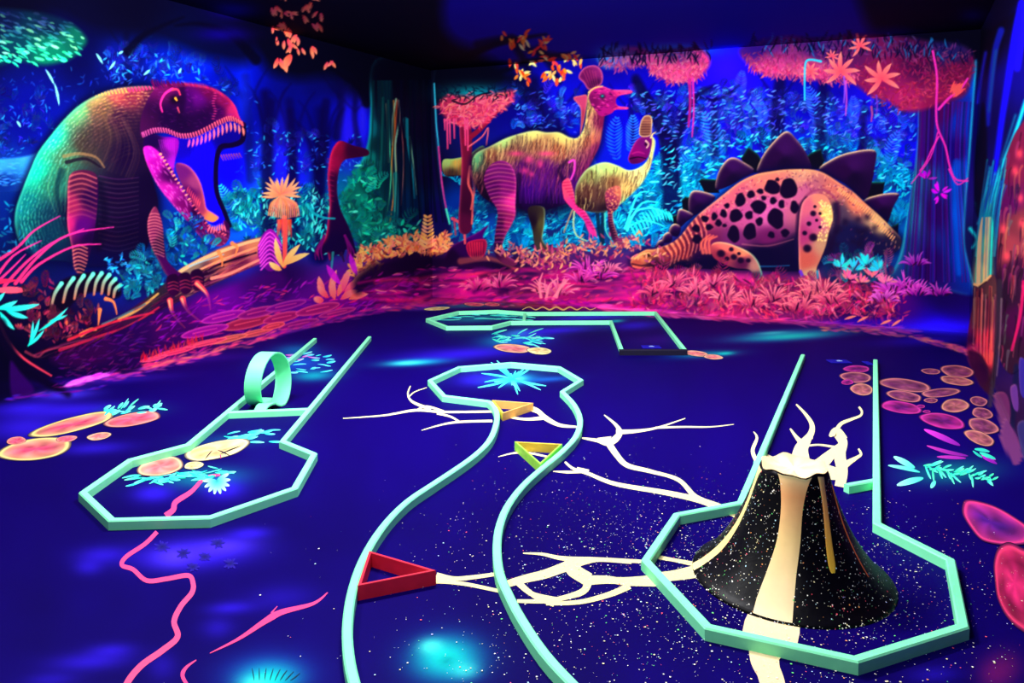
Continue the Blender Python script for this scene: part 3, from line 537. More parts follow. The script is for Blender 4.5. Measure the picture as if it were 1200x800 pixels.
T('tealspray', 'painted_plant', 'teal painted leaf sprays at the foot of the pink grass', 'painted plant')
for (x, y, a, l, w_) in ((-4,362,-.35,26,3),(2,362,-.1,44,3.4),(8,364,.35,26,3),(0,366,.9,26,3),(-14,360,-.7,26,3),(33,405,-1.15,34,2.2),(33,405,-.75,26,2),(35,400,-1.4,24,1.6),(45,388,-.65,44,2),(58,376,-.3,22,1.6)): leaf(x, y, a, l, w_, (40,215,190), -.3, 1, ID('tealspray'), col1=(90,240,215))
T('log', 'painted_log', 'fallen painted log glowing cream and red under the roaring dinosaur', 'painted log')
LG = [(36,418),(70,400),(105,384),(140,370),(165,354),(186,338),(209,317),(226,307),(260,290),(300,279),(322,276),(324,300),(292,314),(252,332),(212,352),(180,368),(142,386),(112,400),(72,418)]
m = fill(LG, [(60,408,16,5,40),(110,390,40,8,50),(150,368,60,20,60),(180,350,50,40,50),(225,312,150,120,100),(260,300,190,110,80),(300,290,200,120,90),(240,325,60,14,60),(280,312,110,30,70),(310,300,170,50,110),(190,360,40,8,60),(130,385,60,8,60)], ID('log'), soft=1.2)
clip(m)
for P, w_, c in (([(210,318),(240,302),(290,284),(322,278)],2.6,(235,180,130)),([(232,318),(262,304),(300,290)],2.4,(240,150,110)),([(248,326),(270,320),(300,306),(322,298)],2.2,(245,140,120)),([(222,312),(232,308),(262,298)],1.2,(170,190,190)),([(140,374),(165,360),(185,344)],2.4,(215,160,90)),([(120,380),(150,366),(170,356)],1.5,(90,120,130)),([(95,392),(105,386),(112,386)],3,(235,130,80)),([(80,398),(130,378),(180,366)],1.8,(220,50,70)),([(70,410),(110,396),(150,382),(186,360)],2,(190,40,70)),([(238,322),(262,312)],1.6,(40,8,40)),([(214,330),(250,312),(300,296)],2,(30,6,40)),([(40,416),(80,402),(110,396)],1.2,(120,40,80))):
    stroke(P, w_, w_ * .5, c, .9, ID('log'))
for k in range(160):
    x = random.uniform(40, 320); y = np.interp(x, [40, 186, 322], [414, 340, 277]) + random.uniform(0, 28); stroke([(x, y), (x + random.uniform(8, 24), y - random.uniform(4, 11))], .7, .3, jit((200,110,100) if x > 205 else (120,30,60), 40), .4, ID('log'))
clip(None)
for P in ([(124,350),(133,354),(137,368)], [(117,363),(116,372),(115,381)], [(256,295),(260,303),(260,312)], [(272,285),(278,290),(275,300)]): stroke(P, 2.4, .5, (245,130,80), .95, ID('log'))
# forearm and claws
m = fill([(182,242),(190,262),(192,285),(196,305),(206,316),(214,322),(205,330),(195,322),(186,306),(178,290),(173,270),(174,254)], [(180,255,120,40,80),(176,275,110,30,80),(188,285,40,6,50),(195,310,70,10,80)], ID('rex', 'forearm'), rim=((220,110,120), 1.6, -.8, -.3, .6))
clip(m)
for k in range(14): stroke([(172, 252 + k * 3.6), (182, 250 + k * 3.6), (192, 254 + k * 3.6)], .8, .6, (230, 130, 130), .6, ID('rex', 'forearm'))
clip(None)
for (x, y) in ((203,330),(217,328),(231,324)):
    fill([(x-7,y-6),(x+3,y-9),(x+8,y),(x+6,y+14),(x-3,y+16),(x-8,y+5)], [(x,y,34,5,46),(x-5,y+6,60,8,60)], ID('rex', 'hand'))
    for k in range(3): stroke([(x - 6, y + 2 + 4 * k), (x, y + 4 * k), (x + 6, y + 2 + 4 * k)], .8, .6, (170, 50, 80), .7, ID('rex', 'hand'))
for k_, P in enumerate(([(199,352),(203,368),(217,384)], [(214,350),(220,364),(236,377)], [(231,332),(243,345),(247,363)])): stroke(P, 3.4, .4, (225, 70, 85), 1, ID('rex', 'claw%d' % k_)); stroke([(p[0] - 1, p[1]) for p in P], 1.2, .3, (255, 170, 130), .9, ID('rex', 'claw%d' % k_))
stroke([(-4,370),(10,400),(28,420),(60,440)], 2.2, 1, (225,70,90), .95); stroke([(0,380),(14,415),(34,436),(80,462)], 7, 4, (10,3,36), .9, soft=2.5)
stroke([(30,412),(44,418),(56,410),(90,404)], 1.6, .8, (170,60,80), .7); fill([(12,424),(24,436),(40,456),(30,464),(14,464)], (60,8,100), soft=2, alpha=.8)
fill([(60,420),(120,398),(180,372),(240,345),(300,322),(330,318),(330,345),(260,372),(180,400),(100,430)], [(100,415,60,8,70),(200,385,70,8,90),(260,360,120,14,150),(310,330,70,10,100),(160,395,44,6,80)], soft=5, alpha=.75)
# purple moss and grasses of the bank
for k in range(620):
    x = random.uniform(60, 480); top = np.interp(x, [60, 200, 300, 400, 480], [418, 365, 330, 330, 318]); bot = np.interp(x, [0, 130, 300, 400, 480], [470, 440, 396, 372, 354])
    y = random.uniform(top, bot); c = mixc((120, 16, 150), (190, 30, 190), random.random()) if random.random() < .75 else (230, 50, 120)
    if x < 180: c = mixc(c, (50, 6, 80), .6)
    leaf(x, y, random.uniform(-.9, .2), random.uniform(5, 14), random.uniform(.5, 1.2), jit(c, 20), random.uniform(-.8, .8), random.uniform(.25, .8))
T('disc', 'painted_mushroom', 'flat pink painted mushroom caps along the mossy bank', 'painted plant')
for (x, y, rx, ry, c) in ((262,371,26,6,(190,30,190)),(290,378,30,7,(200,50,90)),(240,388,28,6,(190,30,180)),(300,390,20,4,(220,90,90)),(268,397,22,4,(230,110,90)),(240,402,26,3.5,(235,70,110)),(302,366,24,6,(170,30,140)),(330,372,22,6,(200,40,120)),(350,380,24,5,(170,30,140)),(372,362,26,6,(200,40,130)),(335,358,24,5,(150,20,160)),(205,412,24,3.5,(240,60,110)),(180,420,16,3,(235,70,120)),(320,382,14,4,(230,70,90)),(395,366,22,4,(180,30,140))):
    t = np.linspace(0, 2 * PI, 14, endpoint=False); P = np.stack([x + rx * np.cos(t), y + ry * np.sin(t) - .22 * rx * np.cos(t)], 1)
    fill(P, mixc(c, (40, 4, 50), .35), ID('disc'), rim=(mixc(c, (255, 150, 140), .35), 1.6, 0, 0, .95))
    stroke([(x - rx * .5, y + .1 * rx), (x, y - .5), (x + rx * .5, y - .12 * rx)], .8, .5, mixc(c, (255, 120, 120), .5), .7, ID('disc'))
for k in range(60): x = random.uniform(165, 240); leaf(x, 424 - .34 * (x - 165), -1.6 + random.uniform(-.5, .5), random.uniform(6, 12), .7, jit((190,40,60)), .5, .7)
fringe([(0,468),(60,462),(130,452)], 40, [(120,20,150),(70,30,200)], 2)
fringe([(75,452),(95,446),(120,440)], 60, [(225,70,225),(245,120,240)], 2.2, (8, 20), (.8, 1.8))
fringe([(120,446),(180,432),(250,414)], 80, [(170,30,190),(230,60,140),(120,20,150)], 2.5)
fringe([(165,430),(215,420),(320,393)], 130, [(240,60,120),(250,110,110),(190,40,130)], 2.5)
fringe([(300,396),(380,378),(450,362),(500,355)], 130, [(170,30,150),(220,40,130),(110,20,140)], 2.5)
# purple bulb and orange spiky flower
T('bulb', 'painted_plant', 'purple painted bulb plant with chevron stripes', 'painted plant')
fill([(316,268),(326,276),(331,292),(328,310),(318,318),(308,312),(302,296),(306,278)], [(316,280,150,30,160),(310,300,120,20,140),(325,300,90,14,110)], ID('bulb'))
for k in range(8): stroke([(303 + .4 * k, 288 + 4 * k), (316, 272 + 5 * k), (330 - .4 * k, 288 + 4 * k)], 1.0, .7, (240, 90, 210), .85, ID('bulb'))
T('spiky', 'painted_plant', 'spiky orange painted flower on a tall stem', 'painted plant')
stroke([(333,255),(334,280),(333,312)], 3, 2.4, (220,80,80), 1, ID('spiky', 'stem'))
for k in range(15): a = -PI / 2 + (k - 7) * .24; leaf(330, 228, a + random.uniform(-.1, .1), random.uniform(16, 26), 2, jit((245,120,90)), random.uniform(-.4, .4), 1, ID('spiky', 'petals'), col1=(255,180,130))
for k in range(16): x = 318 + 1.9 * k; stroke([(330, 230), (x, 238), (x + (x - 332) * .25, 256 - abs(k - 8) * .5)], 1.5, .7, jit((245,140,100)), .95, ID('spiky', 'petals'))
for k in range(10): stroke([(326 + 1.6 * k, 258), (325 + 1.8 * k, 272 + random.uniform(-3, 6))], 1.4, .5, jit((230,80,70)), .85, ID('spiky', 'petals'))
for (x, y, a, l) in ((332,312,-.95,32),(333,310,-.45,32),(331,312,-1.85,34),(329,316,-2.6,16)): leaf(x, y, a, l, 3.6, (240,150,90), .35, 1, ID('spiky', 'leaf'), col1=(250,200,130))
# coral leaf cluster and orange bushes on the mossy bank
T('coral', 'painted_plant', 'coral pink painted leafy cluster on the bank', 'painted plant')
for (x, y, a, l) in ((380,345,-1.9,22),(388,346,-1.4,30),(396,346,-1.1,32),(404,344,-.8,26),(384,348,-2.3,18),(392,350,-1.7,22),(400,350,-.5,22),(378,352,-2.9,10),(410,350,-.3,22),(402,340,-1.3,26)): leaf(x, y, a, l, 4, jit((245,80,100)), .4, 1, ID('coral'), col1=(255,140,130))
T('orangebush', 'painted_bush', 'orange painted bushes at the foot of the huge tree', 'painted plant')
for (x, y, rx, ry, n) in ((432,306,16,16,120),(462,292,22,12,150),(505,292,22,10,110),(420,316,10,10,50),(520,284,8,12,50),(485,288,16,12,80)):
    for k in range(n):
        a = random.uniform(0, 6.28); q = math.sqrt(random.random()); c = mixc((150,50,60), (255,175,110), random.random() ** .6); leaf(x + rx * q * math.cos(a), y + ry * q * math.sin(a), random.uniform(-2.9, -.2), random.uniform(5, 9), 1.3, jit(c), random.uniform(-.7, .7), .9, ID('orangebush'))
for k in range(9):
    y = 290 - 4.4 * k; l = 10 - .8 * k
    for s_ in (-1, 1): leaf(501, y, -PI / 2 + s_ * 1.0, l + 2, 1.7, jit((250,165,110)), -s_ * .5, 1, ID('orangebush'))
leaf(398, 332, -2.2, 26, 4, (200,40,190), .2, .9); leaf(418, 322, -1.9, 26, 3.5, (190,40,190), .2, .9); leaf(414, 330, -.7, 22, 3, (240,150,120), .2, .9)
# shaded mound under the bushes then the glowing bank running to the right
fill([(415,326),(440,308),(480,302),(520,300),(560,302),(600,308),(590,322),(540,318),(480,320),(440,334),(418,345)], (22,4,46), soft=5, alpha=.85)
# pitcher plant
T('pitcher', 'painted_plant', 'dark purple painted pitcher plant with red mouth', 'painted plant')
fill([(522,300),(530,288),(545,280),(560,272),(572,264),(566,276),(570,285),(568,298),(560,305),(548,306),(536,304),(524,312)], [(540,290,50,8,80),(560,280,70,10,110),(530,300,30,5,50)], ID('pitcher'), rim=((150,30,140), 1.5, 0, -1, .7))
fill([(548,284),(569,281),(568,298),(558,304),(549,298)], [(558,290,150,24,70),(560,300,90,10,60)], ID('pitcher'), rim=((235,50,80), 1.2, 0, 0, .8))
for k in range(6): stroke([(550 + 3 * k, 284), (552 + 2.6 * k, 301)], .6, .4, (230, 60, 80), .7, ID('pitcher'))
stroke([(530,256),(540,262),(544,272),(545,285)], 1.8, 1.3, (230,90,100), .9, ID('pitcher')); stroke([(532,256),(534,275)], 1.3, 1, (200,60,90), .8, ID('pitcher'))
stroke([(540,306),(575,303),(606,316)], 4, 1.2, (150,70,80), .8, soft=1.5)

# -- pink flowering tree between the trunk and the crested dinosaur
T('tail', 'painted_dinosaur', 'dummy'); THINGS.pop('tail')
T('had', 'painted_dinosaur', 'large painted crested dinosaur with open beak and yellow striped back', 'painted dinosaur')
m = fill([(519,188),(532,186),(548,182),(568,172),(570,215),(545,206),(522,206)], [(525,188,140,200,120),(535,190,190,160,90),(545,196,100,60,50),(530,204,40,20,40)], ID('had', 'tail'), rim=((150,230,140), 2, 0, -1, .8))
clip(m)
for k in range(26): stroke([(518 + 2 * k, 186), (517 + 2 * k, 205)], .6, .3, jit((210,150,80)), .5, ID('had', 'tail'))
clip(None)
T('pinktree', 'painted_tree', 'painted tree with coral pink crown behind the crested dinosaur tail', 'painted tree')
glow(556, 110, 34, 10, (30,170,180), .85)
m = fill([(539,146),(552,148),(553,190),(554,240),(552,270),(538,270),(539,230),(541,190)], [(545,180,120,24,60),(548,240,70,12,50),(542,260,90,16,60)], ID('pinktree', 'trunk'), rim=((240,80,110), 1.5, -1, 0, .6))
stroke([(545,165),(562,152),(578,135),(590,122)], 3.4, 1.6, (140,26,60), 1, ID('pinktree', 'trunk')); stroke([(549,172),(565,160),(572,150),(570,170)], 1, .7, (240,110,120), .9, ID('pinktree', 'trunk'))
for P in ([(551,195),(549,215),(554,230),(553,262)], [(552,200),(556,220),(552,245)]): stroke(P, 1.5, 1, (245,110,100), .9, ID('pinktree', 'trunk'))
CP = [(514,122),(525,112),(545,112),(565,112),(585,108),(602,106),(598,122),(580,134),(568,146),(550,150),(535,146),(522,138)]
fill(CP, [(530,125,190,50,90),(560,130,210,60,100),(590,112,190,60,90),(545,142,170,40,90)], ID('pinktree', 'crown'), soft=2.5, alpha=.9)
for (x, y) in scatter(CP, 330): leaf(x, y, random.uniform(-.6, 3.7), random.uniform(5, 10), .9, jit(mixc((200,50,90), (255,140,140), random.random())), random.uniform(-1, 1), .8, ID('pinktree', 'crown'))
for (x, l) in ((524,34),(527,28),(532,22),(545,30),(521,12),(548,36)): stroke([(x, 140), (x + .5, 140 + l)], 1.3, .8, (240,80,130), .9, ID('pinktree', 'crown'))
for (x, y) in scatter([(512,98),(600,98),(600,114),(512,116)], 60): leaf(x, y, random.uniform(0, 3.1), 7, .8, (6, 20, 50), .8, .8)
stroke([(530,118),(545,122),(560,112),(575,108)], 1, .8, (4,10,40), .9)
# -- orange leaf sprays
T('orangespray', 'painted_leaf_spray', 'amber and yellow painted leaf sprays above the crested dinosaur', 'painted plant')
for P in ([(560,52),(600,46),(625,60),(660,66)], [(600,46),(618,80),(612,92)], [(632,58),(645,76),(655,96)]): stroke(P, 5, 3, (4,2,30), .7, soft=3)
for (x, y, n) in ((592,45,3),(601,49,4),(614,42,7),(612,50,4),(636,50,9),(628,57,5),(626,72,4),(602,76,5),(610,84,7),(614,92,4),(647,70,7),(667,66,9),(677,70,4),(643,86,6),(655,93,5),(662,82,6),(650,80,5)):
    for k in range(n):
        a = random.uniform(0, 6.28) if random.random() < .5 else random.uniform(.7, 2.3); c = random.choice(((240,90,50),(225,70,60),(250,190,100),(255,225,150),(235,130,60)))
        leaf(x + random.uniform(-5, 5), y + random.uniform(-4, 4), a, random.uniform(6, 11), 1.7, jit(c), random.uniform(-.4, .4), 1, ID('orangespray'))

# -- large crested dinosaur
glow(630,330,90,14,(12,3,40),.0)
HB = [(556,182),(575,171),(595,161),(615,155),(628,153),(640,155),(655,155),(668,161),(677,161),(684,151),(687,136),(688,121),(690,108),(700,104),(714,118),(709,134),(706,152),(702,172),(692,192),(685,207),(678,222),(668,236),(650,243),(625,248),(600,242),(578,238),(562,226),(554,205)]
i_ = ID('had', 'body')
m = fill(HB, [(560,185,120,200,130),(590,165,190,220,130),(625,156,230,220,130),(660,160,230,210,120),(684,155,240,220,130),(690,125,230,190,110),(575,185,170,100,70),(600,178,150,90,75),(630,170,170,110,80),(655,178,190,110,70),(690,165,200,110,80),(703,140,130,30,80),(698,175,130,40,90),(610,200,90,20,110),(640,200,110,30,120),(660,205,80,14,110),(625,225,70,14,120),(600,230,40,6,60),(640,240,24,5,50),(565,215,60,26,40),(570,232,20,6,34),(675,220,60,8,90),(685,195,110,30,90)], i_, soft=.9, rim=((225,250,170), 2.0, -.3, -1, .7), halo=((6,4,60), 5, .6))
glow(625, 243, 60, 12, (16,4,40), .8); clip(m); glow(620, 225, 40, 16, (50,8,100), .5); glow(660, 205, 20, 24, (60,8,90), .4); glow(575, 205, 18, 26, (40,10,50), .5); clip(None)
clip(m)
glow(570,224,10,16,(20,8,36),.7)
clip(m)
for k in range(1100):                         # hair-like stripes falling from the spine
    t = random.random(); sp = cr([(556,184),(595,162),(630,154),(668,162),(684,150),(689,112)], 12, False); q = t * (len(sp) - 1.01); i0 = int(q); x, y = sp[i0] + (sp[i0 + 1] - sp[i0]) * (q - i0)
    dep = random.uniform(0, 62); onneck = max(0, (t - .68) / .32); dx = -.28 + .75 * onneck * 1.2; dx2 = dx * (1 - .5 * onneck)
    a = (x + dx * dep * (1 - .4 * onneck), y + dep * (1 - .25 * onneck)); l = random.uniform(7, 18); cdark = random.random() < .5
    c = (40, 12, 40) if cdark else mixc((240, 215, 130), (190, 70, 110), min(dep / 50, 1))
    if onneck > .1: b_ = (a[0] - l * .25, a[1] + l)
    else: b_ = (a[0] - l * .22, a[1] + l)
    stroke([a, ((a[0] + b_[0]) / 2 + 1.2, (a[1] + b_[1]) / 2), b_], .5, .2, c, (.42 if cdark else .6) * (1 - dep / 90), i_)
for (x, y, rx, ry) in ((620,187,6,4.5),(633,192,4,5),(615,200,5,4),(623,204,3,3),(605,180,9,3),(640,180,10,3)): glow(x, y, rx, ry, (230,70,130), .7)
for k in range(40): stroke([(600 + 2 * k, 214 + random.uniform(-14, 8)), (600 + 2 * k + random.uniform(-3, 3), 238)], .7, .3, jit((130,40,180)), .28, i_)
stroke([(667,190),(673,188),(673,200),(669,210)], 1.5, 1, (240,80,190), .9)
stroke([(662,212),(655,200),(664,188)], 2.5, 2, (30,4,50), .6, soft=1.5); stroke([(608,205),(607,235),(612,246)], 3, 2, (20,4,44), .6, soft=1.5)
clip(None)
fill([(672,115),(680,112),(688,112),(687,126),(684,142),(680,158),(681,140),(680,126)], [(680,118,190,70,110),(684,140,160,50,80)], ID('had', 'frill'), rim=((245,150,120), 1, 0, 0, .7))
m = fill([(690,112),(696,103),(706,101),(718,105),(738,105.5),(740,109),(726,112),(722,117),(724,124),(735,125.5),(735,128),(722,128.5),(716,133),(705,136),(698,130),(692,121)], [(705,110,190,40,130),(730,108,235,70,130),(710,128,170,30,120),(696,118,120,20,90),(718,118,150,24,110),(730,127,220,60,120)], ID('had', 'head'), soft=.6, rim=((255,110,160), 1.2, 0, -1, .7))
clip(m)
for k in range(60): x, y = random.uniform(692, 735), random.uniform(102, 134); leaf(x, y, random.uniform(-.5, .5), 4, .6, jit((240,90,160) if random.random() < .6 else (80,8,70)), .3, .6, ID('had', 'head'))
clip(None)
glow(706, 113, 3.4, 3, (10,10,40), .95); glow(706, 112.5, 1.6, 1.4, (50,190,180), .9)
m = fill([(678,90),(684,80),(694,76.5),(702,79),(706.5,88),(705,98),(698,103),(690,105),(684,97)], [(690,90,110,24,90),(700,85,140,40,110),(697,98,70,14,70)], ID('had', 'crest'), rim=((235,110,150), 1.6, 0, 0, .85))
for k in range(5): stroke([(684 + 3.4 * k, 82 + abs(k - 2)), (691 + 2.4 * k, 101)], .6, .4, (190,70,110), .5, ID('had', 'crest'))
stroke([(690,108),(697,103),(706,101)], 1, .7, (245,190,120), .9, ID('had', 'crest'))
m = fill([(567,210),(574,194),(588,188),(600,195),(605,212),(604,238),(604,252),(599,264),(592,277),(589,290),(596,300),(606,307),(601,312),(587,307),(580,296),(580,276),(583,256),(582,244),(574,231)], [(585,200,120,30,110),(595,220,130,24,110),(578,220,90,14,90),(602,235,220,60,140),(595,262,160,36,100),(586,262,70,10,70),(584,290,50,8,60),(598,306,110,36,80)], ID('had', 'hind_leg1'), rim=((250,100,170), 1.8, .6, -.4, .7))
clip(m)
for k in range(20):
    y = 192 + k * 4.8; stroke([(566, y + 5), (584, y), (606, y + 3)], .9, .6, (245,110,180) if k % 2 else (250,150,140), .38, ID('had', 'hind_leg1'))
clip(None)
m = fill([(619,244),(637,243),(638,262),(636,281),(646,292),(656,296),(641,299),(628,291),(624,270)], [(625,260,30,12,36),(634,262,90,80,50),(640,293,70,60,60)], ID('had', 'hind_leg2'), rim=((170,200,140), 1.1, 1, 0, .8))
m = fill([(659,214),(667,209),(672,224),(675,233),(685,246),(695,263),(699,273),(697,277),(689,270),(684,258),(675,249),(663,236),(660,228)], [(666,220,235,80,110),(675,240,235,60,130),(692,266,200,50,130)], ID('had', 'arm'), rim=((255,140,150), 1, 1, -.3, .7))
clip(m)
for k in range(16): stroke([(658 + 2.3 * k, 214 + 3.6 * k), (668 + 2.2 * k, 213 + 3.6 * k)], .7, .5, (150,20,80), .6)
clip(None)
for k in range(3): stroke([(690, 266), (694 + 3 * k - 3, 274), (690 + 5 * k, 281 - k)], 1.2, .5, (225,60,140), .95, ID('had', 'arm'))

# -- small crested dinosaur
T('had2', 'painted_dinosaur', 'smaller painted crested dinosaur with pale curved neck looking back', 'painted dinosaur')
for P in ([(700,246),(702,270),(706,286)], [(707,246),(706,268),(707,284)]): stroke(P, 2.4, 1.6, (14,40,70), .9, ID('had2', 'leg'))
for P, c in (([(671,246),(666,258),(661,272)],(190,150,120)), ([(673,248),(672,264),(676,276),(687,282)],(200,220,160)), ([(709,250),(710,270),(716,280)],(90,210,190))): stroke(P, 1.1, .7, c, .9, ID('had2', 'leg'))
i_ = ID('had2', 'body')
m = fill([(674,236),(675,218),(685,201),(697,193),(710,190),(724,194),(735,199),(745,198),(755,192),(761,182),(763,168),(764,160),(768,166),(766,180),(762,196),(755,211),(745,223),(731,236),(720,244),(705,249),(690,248),(679,243)], [(700,194,190,225,140),(720,195,200,225,130),(745,200,240,225,150),(762,180,240,220,140),(764,165,220,200,130),(690,205,150,150,90),(690,225,110,70,60),(705,230,100,64,60),(720,215,150,100,70),(735,220,220,180,110),(750,208,245,230,150),(710,246,40,20,40),(685,242,50,26,40),(728,238,190,200,130)], i_, soft=.8, rim=[((220,255,180), 1.8, -.3, -1, .8), ((150,250,190), 1.4, 1, .5, .6)])
clip(m)
for k in range(300):
    t = random.random(); sp = cr([(675,225),(697,194),(724,195),(748,198),(764,162)], 10, False); q = t * (len(sp) - 1.01); i0 = int(q); x, y = sp[i0] + (sp[i0 + 1] - sp[i0]) * (q - i0); dep = random.uniform(0, 46)
    sx = -.1 if t < .5 else .12; a = (x + sx * dep, y + dep); l = random.uniform(6, 15); b_ = (a[0] + (-3 if t > .5 else -2), a[1] + l); stroke([a, ((a[0] + b_[0]) / 2 + 1, (a[1] + b_[1]) / 2), b_], .5, .2, (60,24,30) if random.random() < .55 else (250,220,140), .5, i_)
clip(None)
m = fill([(737,182),(744,167),(752,160),(762,160),(764,168),(760,183),(752,190),(742,192),(737,189)], [(745,178,140,16,110),(756,168,120,20,110),(742,188,90,10,80)], ID('had2', 'head'), rim=((230,70,150), 1.1, -1, -.4, .7))
stroke([(738,186),(748,184),(757,186)], .8, .6, (30,2,40), .9); stroke([(757,165),(760,169),(758,173)], 1, .7, (240,200,170), .9, ID('had2', 'head')); glow(757, 169, 1.6, 1.6, (10,2,20), .9); stroke([(741,180),(748,178),(755,180)], .7, .5, (200,50,130), .7)
fill([(750,159),(750,146),(754,137),(760,135),(764,138.5),(764,150),(762,159)], [(756,148,110,60,60),(758,140,150,90,80)], ID('had2', 'crest'), soft=.5, rim=((250,215,150), 1.1, 0, 0, .95))
for k in range(6): stroke([(751, 141 + 3 * k), (763, 141 + 3 * k)], .4, .4, (210,150,110), .6)
stroke([(763,161),(765,157),(768.5,155)], 1.3, .4, (250,210,140), .95, ID('had2', 'crest'))
m = fill([(709,230),(713,221),(726,218),(728,232),(723,245),(718,250),(720,264),(726,279),(736,288),(728,290),(718,282),(713,264),(712,248)], [(718,230,150,50,90),(724,226,200,110,90),(716,246,90,20,70),(720,270,60,20,60),(730,287,130,60,100)], ID('had2', 'arm'), rim=((235,150,120), 1, 1, -.3, .7))
clip(m)
for k in range(70): x, y = random.uniform(710, 728), random.uniform(219, 250); leaf(x, y, random.uniform(0, 6), 2, .8, jit((235,150,110)), 0, .6)
for k in range(12): stroke([(712 + k, 250 + 3 * k), (722 + k, 250 + 3 * k)], .5, .4, (200,110,110), .6)
clip(None)
# -- stegosaur
T('steg', 'painted_dinosaur', 'painted stegosaur with dark back plates and black spotted coral hide', 'painted dinosaur')
plates = [([(868,186),(877,172),(888,180),(894,189),(888,202),(880,203)], 1),([(944,184),(950,179),(962,174),(966,188),(962,198),(948,199)], 1),([(819,212),(822,209),(840,210),(843,226),(826,226)], 1),([(799,234),(803,230),(809,231),(812,246),(800,248)], 1),([(1012,228),(1019,213),(1037,213),(1034,230),(1020,236)], 1),
    ([(1043,266),(1053,261),(1052,280),(1046,276)], 1),([(788,253),(793,251),(797,262),(790,264)], 1),
    ([(839,222),(841,204),(850,189),(859,184.5),(870,189),(884,200),(868,210),(854,218)], 0),([(889,203),(891,188),(903,170),(921,154),(934,164),(945,180),(950,200),(920,201)], 0),([(960,200),(974,187),(996,178.5),(1025,176),(1025,196),(1020,220),(1012,234),(990,215)], 0),
    ([(807,246),(808,229),(816,223),(838,230),(828,243),(812,253)], 0),([(793,258),(795,247),(800,245),(813,252),(804,260),(797,266)], 0),([(784,274),(786,265),(792,262),(798,267),(794,277)], 0),([(776,284),(778,275),(784,272),(788,278),(785,284)], 0),([(769,290),(771,283),(776,281),(778,287)], 0),([(1012,236),(1030,228),(1053,227),(1047,242),(1038,263),(1026,252)], 0)]
for k_, (P, back_) in enumerate(plates):
    c = np.mean(P, 0); sm = len(P) < 6 and back_
    fill(P, [(c[0], c[1] + 8, 22, 6, 46), (c[0], c[1] - 8, 60, 16, 84), (c[0] - 8, c[1], 40, 8, 60)] if not back_ else (10, 8, 30), ID('steg', 'plate%d' % k_), smooth=not back_, soft=.6, rim=((255,215,160), 2.0, -.35, -1, 1.0) if not back_ else ((30,150,120), 1.5, 0, -1, .8))
i_ = ID('steg', 'body')
SB = [(739,306),(747,298),(757,292.5),(766,292),(776,289),(788,284),(798,276),(808,263),(820,250),(835,238),(850,226),(867,213),(885,204.5),(905,200.5),(925,198.5),(950,198.5),(966,203),(985,215),(1000,225),(1014,238),(1030,252),(1045,267),(1056,280),(1053,292),(1040,298),(1015,296),(990,298),(970,302),(950,316),(920,318),(890,317),(850,316),(800,314),(765,317),(744,314)]
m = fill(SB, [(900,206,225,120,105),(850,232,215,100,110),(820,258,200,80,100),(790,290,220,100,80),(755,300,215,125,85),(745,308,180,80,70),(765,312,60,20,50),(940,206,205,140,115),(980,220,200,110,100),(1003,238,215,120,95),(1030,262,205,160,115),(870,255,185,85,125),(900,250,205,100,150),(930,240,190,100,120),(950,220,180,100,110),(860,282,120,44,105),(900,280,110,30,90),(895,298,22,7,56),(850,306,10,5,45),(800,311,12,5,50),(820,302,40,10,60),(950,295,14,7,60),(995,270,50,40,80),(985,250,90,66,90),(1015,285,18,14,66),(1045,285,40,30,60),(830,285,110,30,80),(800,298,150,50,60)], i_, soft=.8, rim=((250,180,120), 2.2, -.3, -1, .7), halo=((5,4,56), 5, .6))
clip(m)
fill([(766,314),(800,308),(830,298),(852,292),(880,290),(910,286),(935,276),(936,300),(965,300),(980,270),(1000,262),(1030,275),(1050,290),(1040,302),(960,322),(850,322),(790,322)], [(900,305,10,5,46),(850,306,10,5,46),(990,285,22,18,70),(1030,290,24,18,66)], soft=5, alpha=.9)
for (gx_, gy_, gr) in ((880,250,24),(915,238,20),(845,250,16),(940,225,16)): glow(gx_, gy_, gr, gr * .8, (210,90,170), .35)
for k in range(520):
    x = random.uniform(770, 1055); top = np.interp(x, [740, 776, 808, 850, 905, 950, 1000, 1056], [304, 289, 263, 226, 200, 199, 225, 280]); y = top + abs(random.gauss(0, 26)); f = max(0, 1 - (y - top) / 75)
    leaf(x, y, random.uniform(0, 6), random.uniform(1.5, 4.5), .8, jit((250,170,140) if random.random() < .6 else (120,30,80), 25), .2, .5 * f, i_)
for k in range(30): x = 985 + 2.2 * k; y = np.interp(x, [985, 1014, 1056], [216, 238, 281]); leaf(x, y + 3, 2.2, 7, 1, (250,170,110), .2, .7, i_)
for k in range(9): stroke([(778 + 5 * k, 290 - 4.5 * k), (785 + 5 * k, 300 - 3.4 * k), (782 + 5 * k, 312 - 2.5 * k)], 1.8, .8, (70,14,50), .6, soft=.9); stroke([(781 + 5 * k, 289 - 4.5 * k), (788 + 5 * k, 300 - 3.4 * k), (785 + 5 * k, 311 - 2.5 * k)], 1.1, .5, (250,140,110), .6, i_)
stroke([(870,286),(900,288),(930,280)], 1, .6, (190,110,120), .5)
stroke([(890,312),(905,312),(925,311)], 1, .6, (40,110,160), .6); stroke([(780,315),(820,315)], 1, .6, (30,60,130), .5)
for (x, y) in scatter([(985,250),(1030,255),(1020,290),(960,296),(960,270)], 26): glow(x, y, 4, 4, (26,12,50), .6)
